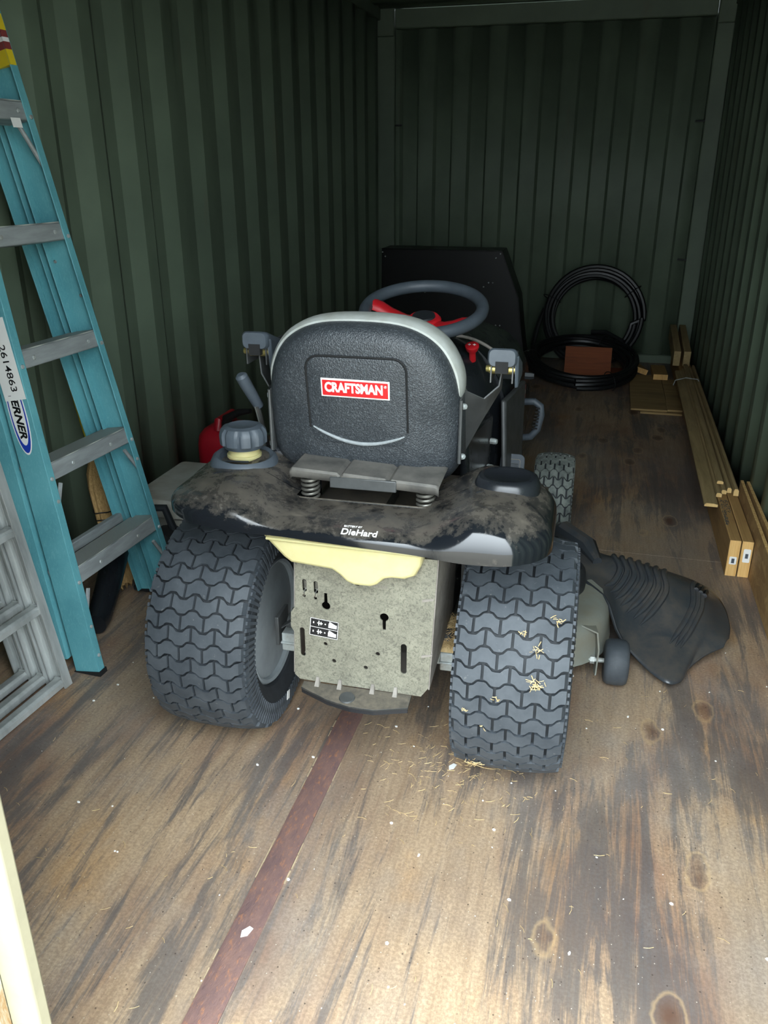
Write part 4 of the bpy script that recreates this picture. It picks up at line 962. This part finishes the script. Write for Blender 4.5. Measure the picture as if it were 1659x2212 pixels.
for z in (0.305, 1.5):
    m = MB(); m.hexa([lad(-1, z, -0.152, 0.004), lad(-1, z, -0.128, 0.004), lad(1, z, -0.128, -0.004), lad(1, z, -0.152, -0.004), lad(-1, z + 0.03, -0.152, 0.004), lad(-1, z + 0.03, -0.128, 0.004), lad(1, z + 0.03, -0.128, -0.004), lad(1, z + 0.03, -0.152, -0.004)])
    m.build('rear_crossbar', 'alu_step', SL, 0.003)
for s in (-1, 1):
    for i_, z in enumerate((1.02, 1.12)):
        bolt('rivet', lad(1, z, -0.02 - 0.05 * i_, -0.004), tuple(-s_dir), 0.005, 0.004, 'zinc', SL)
m = MB(); m.hexa([lad(-1, LEN - 0.01, -0.15, -0.01), lad(-1, LEN - 0.01, 0.012, -0.01), lad(1, LEN - 0.01, 0.012, 0.01), lad(1, LEN - 0.01, -0.15, 0.01), lad(-1, LEN + 0.05, -0.14, -0.01), lad(-1, LEN + 0.05, 0.012, -0.01), lad(1, LEN + 0.05, 0.012, 0.01), lad(1, LEN + 0.05, -0.14, 0.01)])
m.build('top_cap', 'grey_plastic', SL, 0.006)
# labels: maker's oval and stock sticker on the outer web of the near rail
um = (lad(-1, 1, 0, 0) - lad(-1, 0, 0, 0)).normalized(); outn = -s_dir
def web(z, dn=-0.037): return lad(-1, z, dn, 0) + outn * 0.0012
WM = frame(web(0.765), tuple(-um), tuple(n_dir), None)
if (WM.to_3x3() @ Vector((0, 0, 1))).dot(outn) < 0: WM = frame(web(0.765), tuple(-um), tuple(-n_dir), None)
def oval(a_, b_, n=48): return [(a_ * math.copysign(abs(math.cos(2 * PI * i_ / n)) ** 0.9, math.cos(2 * PI * i_ / n)), b_ * math.sin(2 * PI * i_ / n)) for i_ in range(n)]
for nm, a_, b_, mt, dz in (('oval_label', 0.110, 0.028, 'white', 0.0003), ('oval_band', 0.105, 0.0245, 'blue_ink', 0.0006), ('oval_field', 0.090, 0.0205, 'white', 0.0009)):
    me = curve_mesh(nm, [oval(a_, b_)], 0.0002); me.transform(WM @ Matrix.Translation((0 if nm != 'oval_field' else -0.006, 0, dz))); finish(nm, me, mt, fr[-1])
text('label_lettering', 'WERNER', WM @ Matrix.Translation((-0.004, 0.0, 0.0014)), 'ink', fr[-1], 0.031, 0.140, 0.0010, 0.25, 'black italic maker lettering')
ST = WM @ Matrix.Translation((-0.142, 0.004, 0.0018)) @ Matrix.Rotation(0.03, 4, 'Z')
MB().box((-0.105, -0.034, 0), (0.105, 0.034, 0.0004), ST).build('stock_sticker', 'white', fr[-1])
text('sticker_number', '2614863', ST @ Matrix.Translation((0.022, 0.004, 0.0008)), 'ink', fr[-1], 0.028, 0.120, 0.0001)
text('sticker_digit', '1', ST @ Matrix.Translation((0.092, -0.016, 0.0008)), 'ink', fr[-1], 0.012)
# yellow warning band at the top of the far rail
for za, zb, mt in ((1.60, 1.635, 'yellow'), (1.635, 1.652, 'rust_red'), (1.652, 1.662, 'white'), (1.662, 1.678, 'rust_red'), (1.678, 1.715, 'yellow')):
    m = MB(); m.hexa([lad(1, za, -0.08, -0.0045), lad(1, za, 0.0055, -0.0045), lad(1, za, 0.0055, -0.027), lad(1, za, -0.08, -0.006), lad(1, zb, -0.08, -0.0045), lad(1, zb, 0.0055, -0.0045), lad(1, zb, 0.0055, -0.027), lad(1, zb, -0.08, -0.006)])
    m.build('warning_band', mt, fr[1])
MB().hexa([lad(1, 1.452, 0.003, -0.055), lad(1, 1.452, 0.004, -0.055), lad(1, 1.452, 0.004, -0.09), lad(1, 1.452, 0.003, -0.09), lad(1, 1.475, 0.003, -0.055), lad(1, 1.475, 0.004, -0.055), lad(1, 1.475, 0.004, -0.09), lad(1, 1.475, 0.003, -0.09)]).build('step_label', 'white', SL)

# ================================================================== ALUMINIUM EXTENSION LADDER
AF = Vector((-0.812, 1.682, 0)); AU = Vector((-0.152, -0.004, 1)); AW = 0.43
AL = thing('extension_ladder', 'bright aluminium extension ladder with nested rails beside the teal step ladder', 'ladder', AF)
ad = Vector((-0.06, -1, 0)).normalized(); an = ad.cross(AU).normalized(); an = an if an.x > 0 else -an
def alp(z, dn, ds): return AU * z + an * dn + ad * ds
ALEN = 1.75
for sec in range(3):
    d1_, d0_ = -0.056 * sec, -0.056 * sec - 0.050
    for side in (0, 1):
        base = 0.004 * sec if side == 0 else AW - 0.004 * sec; dr = 1 if side == 0 else -1; th = 0.003; m = MB()
        for a_, b_, c_, d_ in ((d0_, d1_, 0.0, th), (d1_ - 0.006, d1_, -0.012, 0.018), (d0_, d0_ + 0.005, 0.0, 0.018), (d0_ + 0.021, d0_ + 0.024, th, 0.007), (d0_ + 0.034, d0_ + 0.037, th, 0.007)):
            c2_, e2_ = base + dr * c_, base + dr * d_
            m.hexa([alp(0.0, a_, c2_), alp(0.0, b_, c2_), alp(0.0, b_, e2_), alp(0.0, a_, e2_), alp(ALEN, a_, c2_), alp(ALEN, b_, c2_), alp(ALEN, b_, e2_), alp(ALEN, a_, e2_)])
        m.build('side_rail', 'alu', AL, 0.0008, 1)
    for i_ in range(6):
        z = 0.018 + 0.228 * i_ + 0.012 * sec
        r = 0.013; a_ = alp(z, d1_ - 0.022, 0.006 + 0.004 * sec); b_ = alp(z, d1_ - 0.022, AW - 0.006)
        m = MB(); pr = [(-0.017, -0.012), (0.017, -0.012), (0.019, 0.004), (0.012, 0.012), (-0.012, 0.012), (-0.019, 0.004)]
        m.rings([[p + an * x + AU.normalized() * y for x, y in pr] for p in (a_, b_)]); rg = m.build('rung', 'alu', AL, 0.0015, 2)
        m = MB(); m.rings([[p + an * x * 1.15 + AU.normalized() * y * 1.2 for x, y in pr] for p in (alp(z, d1_ - 0.022, 0.004 + 0.004 * sec), alp(z, d1_ - 0.022, 0.012 + 0.004 * sec))]); m.build('rung_collar', 'alu', rg, 0.001, 1)

# ================================================================== THINGS BY THE LEFT WALL
BR = thing('corn_broom', 'upright corn broom with yellow handle and black stitching behind the teal ladder', 'broom', (-0.985, 2.31, 0))
m = MB(); R_ = []
bu = Vector((-0.20, 0.03, 0.975))
for z, a_, b_ in ((0.0, 0.095, 0.028), (0.05, 0.092, 0.03), (0.16, 0.082, 0.034), (0.27, 0.074, 0.036), (0.36, 0.066, 0.036), (0.41, 0.05, 0.033), (0.44, 0.03, 0.025), (0.475, 0.021, 0.02)):
    R_.append([Vector((b_ * math.sin(2 * PI * i_ / 96), a_ * math.cos(2 * PI * i_ / 96), 0)) * (1 + 0.04 * math.sin(i_ * 37.0)) + bu * z + (Vector((0, 0, 0.012 * math.sin(i_ * 23.7))) if z == 0 else Vector((0, 0, 0))) + (Vector((0, 0, 0.012)) if z == 0 else Vector()) for i_ in range(96)])
m.rings(R_); hd = m.build('broom_head', 'straw', BR, sharp=80)
for z in (0.235, 0.26, 0.285):
    m = MB(); rr_ = lambda a_: Vector((0.0385 * math.sin(a_), (0.0775 - (z - 0.26) * 0.08) * math.cos(a_), 0)) + bu * z + Vector((0, 0, 0.002 * math.sin(a_ * 5)))
    m.tube([rr_(2 * PI * i_ / 40) for i_ in range(40)], 0.0022, 6, closed=True); m.build('stitching', 'ink', hd)
MB().tube([bu * 0.46, bu * 0.50], [0.022, 0.016], 12).build('wire_collar', 'zinc', BR)
MB().tube([bu * 0.48, bu * 1.02], 0.0125, 12).build('handle', 'yellow', BR)
LBW = thing('leaf_blower', 'black leaf blower with tapered tube lying on the floor under the teal ladder', 'leaf blower', (-0.88, 2.25, 0))
m = MB(); R_ = []
for x, y_, z, r in ((-0.06, -0.10, 0.11, 0.045), (-0.04, -0.16, 0.10, 0.045), (0.0, -0.27, 0.05, 0.040), (0.0, -0.33, 0.040, 0.036)): pass
m.tube([(-0.075, -0.02, 0.19), (-0.065, -0.09, 0.15), (-0.045, -0.18, 0.085), (-0.02, -0.27, 0.045), (-0.01, -0.31, 0.040)], [0.040, 0.042, 0.040, 0.037, 0.034], 18); m.build('blower_tube', 'black_gloss', LBW)
m = MB(); R_ = []
for q, (y_, s) in enumerate(((-0.03, 0.5), (-0.015, 0.8), (0.0, 0.9), (0.07, 0.9), (0.10, 0.8), (0.112, 0.4))):
    R_.append([(0.045 + 0.085 * s * math.cos(2 * PI * j / 24), y_ + 0.02, 0.115 + 0.115 * s * math.sin(2 * PI * j / 24)) for j in range(24)])
m.rings(R_); bb = m.build('blower_housing', 'void', LBW)
MB().tube([(-0.04, 0.04, 0.22), (-0.03, 0.05, 0.29), (0.05, 0.07, 0.29), (0.07, 0.08, 0.21)], 0.014, 10).build('blower_handle', 'black_plastic', LBW)
MB().box((-0.06, -0.01, 0.0), (0.10, 0.12, 0.02)).build('blower_foot', 'black_plastic', LBW, 0.006)
MB().box((0.0, -0.03, 0.03), (0.07, 0.02, 0.055)).build('blower_vent', 'flange', LBW, 0.008)
TB = thing('storage_tote', 'dusty grey plastic lidded tote box against the green wall', 'storage box', (-0.905, 2.625, 0))
def rbox(w, d, z0, z1, r, taper=0.0, n=5): return [[(x * (1 - taper * (1 - t_)), y * (1 - taper * (1 - t_)), lerp(z0, z1, t_)) for x, y in rrect(w, d, r, n)] for t_ in (0.0, 1.0)]
m = MB(); m.rings(rbox(0.24, 0.40, 0.0, 0.215, 0.02, 0.06)); m.build('tote_body', 'tote', TB, 0.004)
m = MB(); m.rings([[(x, y, 0.205) for x, y in rrect(0.26, 0.42, 0.02)], [(x, y, 0.262) for x, y in rrect(0.26, 0.42, 0.02)], [(x, y, 0.272) for x, y in rrect(0.245, 0.405, 0.02)], [(x, y, 0.272) for x, y in rrect(0.19, 0.35, 0.02)]]); m.build('tote_lid', 'tote', TB, 0.003)
GC = thing('fuel_can', 'red plastic fuel can with black spout by the green wall behind the tote', 'fuel can', (-1.055, 3.30, 0))
GC.scale = (1, 1, 0.86)
m = MB(); R_ = []
for z, s in ((0.0, 0.94), (0.012, 1.0), (0.25, 1.0), (0.30, 0.94), (0.33, 0.75), (0.345, 0.45)): R_.append([(x * s, y * s, z) for x, y in rrect(0.20, 0.26, 0.05)])
m.rings(R_); m.build('can_body', 'red_can', GC)
MB().tube([(0.0, 0.08, 0.33), (0.0, 0.07, 0.38), (0.0, -0.08, 0.38), (0.0, -0.09, 0.33)], 0.016, 10).build('can_handle', 'red_can', GC)
MB().tube([(0.03, -0.05, 0.335), (0.035, -0.06, 0.39), (0.10, -0.07, 0.43), (0.16, -0.08, 0.445)], [0.025, 0.022, 0.018, 0.012], 12).build('can_spout', 'void', GC)

# ================================================================== BACK OF THE CONTAINER
CT = thing('dump_cart_tub', 'black steel cart tub stood on end against the back wall', 'cart', (-0.62, 6.10, 0))
m = MB(); A = [(-0.46, 0.0), (0.64, 0.0), (0.595, 0.27), (0.562, 0.50), (0.43, 0.82), (-0.45, 0.82)]
m.prism(A, frame((0, 0.0, 0), (1, 0, 0), (0, 0, 1)), -0.012); tub = m.build('tub_floor', 'black_panel', CT, 0.003)
for (xa, za), (xb, zb) in zip(A, A[1:] + A[:1]):
    if za == 0 and zb == 0: continue
    m = MB(); a_ = Vector((xa, 0.0, za)); b_ = Vector((xb, 0.0, zb)); t_ = Vector((0, 0.26, 0)); nn = (b_ - a_).cross(t_).normalized() * 0.006; m.hexa([a_, b_, b_ + t_, a_ + t_, a_ + nn, b_ + nn, b_ + t_ + nn, a_ + t_ + nn]); m.build('tub_side', 'black_panel', CT)
for x, z in ((-0.44, 0.795), (-0.42, 0.765), (0.42, 0.80), (0.39, 0.77), (0.345, 0.60), (0.375, 0.60), (0.31, 0.57), (0.32, 0.30), (0.41, 0.30), (0.44, 0.30), (-0.20, 0.52), (-0.12, 0.52)):
    bolt('tub_bolt', (x, -0.012, z), (0, -1, 0), 0.006, 0.006, 'zinc', tub)
# poly pipe coils
def coil(name, label, cx, cy, R, axis, turns, pr, loc_, tail=None, squash=1.0):
    o = thing(name, label, 'pipe coil', loc_); f = axis_frame((0, 0, 0), axis); pts = []
    rnd = random.Random(hash(name) % 100 + int(R * 1000)); N = 48
    for i_ in range(int(turns * N) + 1):
        a_ = 2 * PI * i_ / N; lay = i_ / N
        rr = R - pr * 1.9 * (lay % 3) * 0.9 + 0.008 * math.sin(a_ * 1.0 + lay); hh = pr * 2.0 * (lay // 3) + pr * 0.6 * math.sin(a_ + lay * 2)
        pts.append(f @ Vector((rr * math.cos(a_), rr * math.sin(a_) * squash, hh)))
    mz = min(p.z for p in pts)
    pts = [p + Vector((cx, cy, -mz + pr)) for p in pts]
    MB().tube(pts, pr, 7).build('pipe', 'pipe', o)
    for q in range(3):
        a_ = 2 * PI * (q / 3 + 0.1); c_ = f @ Vector(((R - pr * 1.7) * math.cos(a_), (R - pr * 1.7) * math.sin(a_) * squash, pr * turns / 3 - pr)) + Vector((cx, cy, -mz + pr))
        t_ = (f.to_3x3() @ Vector((-math.sin(a_), math.cos(a_), 0))); f2 = axis_frame(c_, t_); w_ = pr * 4.2
        MB().tube([f2 @ Vector((w_ * math.cos(2 * PI * i_ / 16), w_ * math.sin(2 * PI * i_ / 16), 0)) for i_ in range(16)], 0.003, 5, closed=True).build('coil_tie', 'void', o)
    if tail: MB().tube(tail, pr, 8).build('pipe_end', 'pipe', o)
    return o
coil('pipe_coil', 'black poly pipe coil standing upright against the back wall', 0, 0, 0.36, (0.10, -0.93, 0.30), 7, 0.016, (0.47, 6.33, 0), [(-0.35, -0.04, 0.40), (-0.385, -0.07, 0.30), (-0.41, -0.12, 0.15), (-0.42, -0.2, 0.02)])
coil('pipe_coil', 'black poly pipe coil lying flat on the floor before the back wall', 0, 0, 0.37, (0.05, -0.22, 0.97), 8, 0.016, (0.42, 5.84, 0), [(0.05, 0.36, 0.26), (0.15, 0.34, 0.27), (0.28, 0.26, 0.22)])
def board(name, label, cat, a, b, mat, loc, rz=0, rx=0, group=None, ends=None, ry=0):
    o = MB().box(a, b).build(name, mat, None, 0.0015, 1); o.location = loc; o.rotation_euler = (rx, ry, rz); tag(o, label, cat, group); return o
# offcuts
board('wood_crate_panel', 'orange-brown wooden panel propped inside the lying pipe coil', 'wood panel', (-0.16, -0.012, 0.0), (0.16, 0.012, 0.20), 'orange_wood', (0.47, 5.93, 0.004), 0.05, -0.35)
board('plywood_offcut', 'square plywood offcut on top of the floor pile beside the lumber', 'plywood', (-0.105, -0.46, 0), (0.105, 0.46, 0.012), 'ply', (0.862, 5.50, 0.0122), 0.0, 0)
board('plywood_offcut', 'narrow plywood offcut between the square offcut and the planks', 'plywood', (-0.043, -0.40, 0), (0.043, 0.40, 0.012), 'ply', (1.013, 5.46, 0.0122), 0.0, 0)
board('plywood_offcut', 'lowest plywood offcut with only its front edge showing', 'plywood', (-0.12, -0.42, 0), (0.12, 0.42, 0.012), 'ply', (0.933, 5.44, 0.0), 0.0, 0)
def block(name, label, size, loc, rz, mat='pine', z=0, ry=0):
    o = thing(name, label, 'wood block', loc, rz); x, y, zz_ = size
    MB().box((-x / 2, -y / 2, 0), (x / 2, y / 2, zz_)).build('block_body', mat, o, 0.002, 1)
    MB().box((-x / 2 + 0.001, -y / 2 - 0.0015, 0.001), (x / 2 - 0.001, -y / 2, zz_ - 0.001)).build('cut_end', 'endgrain', o)
    if ry: o.rotation_euler = (0, ry, rz)
    return o
block('wood_block', 'short pine block with pale cut end lying across the plywood offcuts', (0.095, 0.30, 0.038), (0.955, 5.98, 0.0245), 0.03)
block('wood_block', 'tilted pine block between the pipe coil and the plywood offcuts', (0.089, 0.26, 0.038), (0.80, 6.10, 0.03), 0.25, ry=0.32)
block('wood_block', 'thin dark wood scrap on the floor by the lying pipe coil', (0.16, 0.30, 0.022), (0.70, 6.0, 0.0), -0.05, 'orange_wood')
# 2x6 boards
for i_, (x, lab) in enumerate(((1.040, 'long pine plank on edge with a rough knotty top and small end tag'), (1.0815, 'long pine plank on edge nearest the particle boards with larger end tag'))):
    P2 = thing('pine_plank', lab, 'plank', (x + 0.0385, 2.88, 0), 0)
    MB().box((-0.0195, 0, 0), (0.0185, 3.55, 0.14)).build('plank_body', 'pine', P2, 0.003, 2)
    MB().box((-0.0185, -0.001, 0.001), (0.0175, 0.0, 0.139)).build('cut_end', 'endgrain', P2)
    if i_ == 0: me_ = [rrect(0.024, 0.030, 0.004)]; c_ = (0.0, 0.062)
    else: me_ = [rrect(0.024, 0.052, 0.004)]; c_ = (0.001, 0.085)
    me = curve_mesh('end_tag', me_, 0.0003); me.transform(frame((c_[0], -0.0015, c_[1]), (1, 0, 0), (0, 0, 1))); finish('end_tag', me, 'white', P2)
    MB().box((c_[0] - 0.005, -0.0024, c_[1] - 0.010), (c_[0] + 0.005, -0.0019, c_[1] + 0.008)).build('tag_print', 'grey_plastic', P2)
    if i_ == 0:
        m = MB()
        for q in range(260):
            yy = 0.14 + 0.26 * random.random(); xx = -0.017 + 0.031 * random.random() * (1 if yy > 0.27 else 0.35); r = 0.0012 + 0.0022 * random.random()
            m.lathe([(r, 0), (r * 0.8, r * 0.7), (0, r)], 6, frame((xx, yy, 0.139), (1, 0.3, 0), (-0.3, 1, 0)))
        m.build('bark_patch', 'dark_dust', P2, kind='stuff')
# trim sticks bundled on the planks
labs = ['flat rounded trim board at the outer side of the stick bundle', 'square trim stick beside the flat trim board', 'triangular trim stick in the middle of the bundle', 'thin trim stick on top of the bundle', 'split trim stick near the wall side of the bundle', 'long trim stick against the corrugated wall side of the bundle']
spec = [((1.022, 3.185, 0.1425), (1.048, 5.55, 0.1425), 0.050, 0.014), ((1.062, 3.30, 0.1425), (1.078, 5.60, 0.1425), 0.022, 0.018), ((1.085, 3.34, 0.1425), (1.100, 5.62, 0.1425), 0.020, 0.018),
        ((1.074, 3.40, 0.163), (1.092, 5.66, 0.163), 0.026, 0.014), ((1.107, 3.36, 0.1425), (1.119, 5.62, 0.1425), 0.018, 0.022), ((1.129, 3.33, 0.1425), (1.141, 5.66, 0.1425), 0.020, 0.030)]
for lab, (a, b, w, h) in zip(labs, spec):
    a, b = Vector(a), Vector(b); t_ = thing('trim_stick', lab, 'wood stick', a, 0, 'trim sticks bundled on the planks'); d = b - a; sx_ = Vector((d.y, -d.x, 0)).normalized()
    prf = [(-w / 2, 0), (w / 2, 0), (w / 2, h * 0.75), (w * 0.2, h), (-w * 0.35, h), (-w / 2, h * 0.6)]
    m = MB(); m.rings([[p + sx_ * x + Vector((0, 0, z)) for x, z in prf] for p in (Vector((0, 0, 0)), d * 0.5, d)]); m.build('stick_body', 'stick', t_, sharp=25)
    m = MB(); m.rings([[p + sx_ * x * 0.94 + Vector((0, 0, 0.0005 + z * 0.94)) for x, z in prf] for p in (Vector((0, -0.0015, 0)), Vector((0, 0, 0)))]); m.build('cut_end', 'stick_end', t_)
o = MB(); o.tube([(0.992, 5.16, 0.150), (1.0, 5.17, 0.178), (1.06, 5.19, 0.192), (1.13, 5.20, 0.184), (1.150, 5.20, 0.15)], 0.003, 6)
tag(o.build('wire_tie', 'zinc'), 'wire tie looped over the bundle of trim sticks', 'wire')
for x, lab in ((1.042, 'dark weathered plank in the back corner, on the outer side of the two'), (1.105, 'dark weathered plank in the back corner, against the corrugated wall')):
    q = MB().box((-0.022, 0, 0), (0.022, 0.66, 0.10)).build('corner_plank', 'stick', None, 0.002, 1); q.location = (x, 5.76, 0.141); q.rotation_euler = (0.10, 0, 0); tag(q, lab, 'plank')
# OSB sheets on edge
for x0, ya, yb, hgt, ln, lab in ((1.1395, 1.60, 3.37, 0.172, 0.012, 'particle board strip on edge beside the pine planks'), (1.160, 1.62, 3.34, 0.226, 0.006, 'particle board strip on edge against the corrugated wall')):
    hk = 1.14 if hgt < 0.2 else 0.9; ob = thing('particle_board', lab, 'board', (x0, ya, 0), 0, None); m = MB()
    m.hexa([(0, 0, 0), (0.011, 0, 0), (0.011, yb - ya, 0), (0, yb - ya, 0), (ln * 0.4, 0, hgt), (0.011 + ln * 0.4, 0, hgt), (0.011 + ln * 0.4, yb - ya - 0.0, hgt * hk), (ln * 0.4, yb - ya, hgt * hk)])
    m.build('board_face', 'osb', ob)
    m = MB(); m.hexa([(ln * 0.4, 0, hgt), (0.011 + ln * 0.4, 0, hgt), (0.011 + ln * 0.4, yb - ya, hgt * hk), (ln * 0.4, yb - ya, hgt * hk), (ln * 0.4, 0, hgt + 0.001), (0.011 + ln * 0.4, 0, hgt + 0.001), (0.011 + ln * 0.4, yb - ya, hgt * hk + 0.001), (ln * 0.4, yb - ya, hgt * hk + 0.001)])
    m.build('board_edge', 'osb_edge', ob)

# ================================================================== DEBRIS
def strands(n, gen, r0=0.0006):
    m = MB()
    for i_ in range(n):
        pts, r = gen(i_); m.tube(pts, r, 3, caps=False)
    return m
rd = random.Random(3)
Tm = Matrix.Translation((0.075, 1.74, 0)) @ Matrix.Rotation(math.radians(1.5), 4, 'Z')
def g_floor(i_):
    if i_ < 230: x = rd.gauss(0.30, 0.10); y = rd.gauss(1.62, 0.09)
    else: x = rd.uniform(-0.9, 1.1); y = rd.uniform(0.75, 3.0)
    a_ = rd.uniform(0, PI); L_ = rd.uniform(0.003, 0.012); c_ = Vector((x, y, 0.001)); d = Vector((math.cos(a_), math.sin(a_), 0)) * L_
    return [c_ - d, c_ + Vector((d.y, -d.x, 0)) * 0.2 + Vector((0, 0, 0.0006)), c_ + d], rd.uniform(0.0003, 0.0007)
tag(strands(460, g_floor).build('straw_litter', 'dry_grass', weld=False), 'scattered bits of dry grass on the plywood floor', 'dry grass', kind='stuff')
m = MB()
for i_ in range(130):
    x = rd.uniform(-0.9, 1.1); y = rd.uniform(0.75, 2.6); s = rd.choice([0.0012, 0.0018, 0.0025, 0.004]); 
    m.lathe([(s, 0), (s * 0.8, s * 0.5), (0, s * 0.6)], 5, frame((x, y, 0.0), (1, rd.random(), 0), (-rd.random(), 1, 0)))
tag(m.build('grit', 'white', weld=False), 'pale grit scattered on the plywood floor', 'grit', kind='stuff')
for (x, y), s, lab in (((0.300, 1.615), 0.013, 'white paint flake on the floor behind the right rear tire'), ((0.005, 1.045), 0.014, 'white paint flake on the rusty floor strip')):
    mm = MB(); mm.prism([(-s, -s * 0.4), (-s * 0.1, -s * 0.6), (s, 0.1 * s), (s * 0.7, s * 0.7), (-s * 0.5, s * 0.5)], frame((x, y, 0.0005 if s == 0.013 else 0.0035), (1, 0.9, 0), (-0.9, 1, 0)), 0.0012); tag(mm.build('paint_flake', 'white'), lab, 'paint flake')
# dry grass caught on the right rear tyre and axle
def tirept(x, ang, r): return Tm @ Vector((CR.x + x, CR.y - r * math.sin(ang), CR.z - r * math.cos(ang)))
clumps = [(-0.075, 52, 16, 0.020), (0.05, 122, 12, 0.012), (0.02, 128, 6, 0.010), (0.055, 108, 26, 0.014), (-0.02, 99, 5, 0.01), (0.03, 27, 6, 0.008), (-0.08, 18, 40, 0.016), (-0.06, 24, 26, 0.012), (-0.02, 14, 24, 0.018), (0.03, 13, 22, 0.018), (0.07, 14, 10, 0.014), (-0.09, 92, 8, 0.008), (0.085, 136, 10, 0.014), (-0.05, 84, 4, 0.006)]
m = MB()
for x, ang, n_, L_ in clumps:
    c_ = tirept(x, math.radians(ang), RW + 0.0015); nrm = (tirept(x, math.radians(ang), RW + 1) - c_).normalized(); t1 = (Tm.to_3x3() @ Vector((1, 0, 0))); t2 = nrm.cross(t1)
    for q in range(n_):
        a_ = rd.uniform(0, 2 * PI); l_ = L_ * rd.uniform(0.4, 1.2); o_ = c_ + (t1 * rd.gauss(0, 1) + t2 * rd.gauss(0, 1)) * L_ * 0.5; d = t1 * math.cos(a_) + t2 * math.sin(a_)
        p = [o_, o_ + d * l_ * 0.5 + nrm * 0.003, o_ + d * l_ + nrm * rd.uniform(0, 0.004)]
        if min(v_.z for v_ in p) < 0.001: p = [Vector((v_.x, v_.y, max(v_.z, 0.001))) for v_ in p]
        m.tube(p, rd.uniform(0.0005, 0.0011), 4, caps=False)
for pts in ([(-0.075, 52), (-0.05, 44), (-0.03, 36), (-0.018, 30)], [(-0.075, 52), (-0.088, 44), (-0.095, 38)], [(-0.07, 54), (-0.052, 52), (-0.045, 53)]):
    m.tube([tirept(x, math.radians(g_), RW + 0.004) for x, g_ in pts], 0.0009, 4)
tag(m.build('grass_on_tire', 'dry_grass', weld=False), 'dry grass stuck to the tread of the right rear tire', 'dry grass', kind='stuff')
m = MB()
for q in range(420):
    x = rd.uniform(0.165, 0.232); y = rd.uniform(-0.05, 0.06); z = 0.282 + 0.035 * rd.random() * sm(-0.06, 0.02, y) + 0.004; a_ = rd.uniform(0, PI); L_ = rd.uniform(0.005, 0.014)
    c_ = Vector((x, y, z)); d = Vector((math.cos(a_), math.sin(a_), rd.uniform(-0.3, 0.3))) * L_; m.tube([Tm @ (c_ - d), Tm @ (c_ + Vector((0, 0, 0.003))), Tm @ (c_ + d)], 0.0008, 3, caps=False)
b0 = [Tm @ Vector(p) for p in ((0.168, -0.05, 0.272), (0.232, -0.05, 0.272), (0.232, 0.06, 0.272), (0.168, 0.06, 0.272), (0.172, -0.04, 0.288), (0.228, -0.04, 0.288), (0.228, 0.055, 0.312), (0.172, 0.055, 0.312))]
m.hexa(b0)
tag(m.build('grass_on_axle', 'dry_grass', weld=False), 'wad of dry grass packed on the rear axle housing', 'dry grass', kind='stuff')
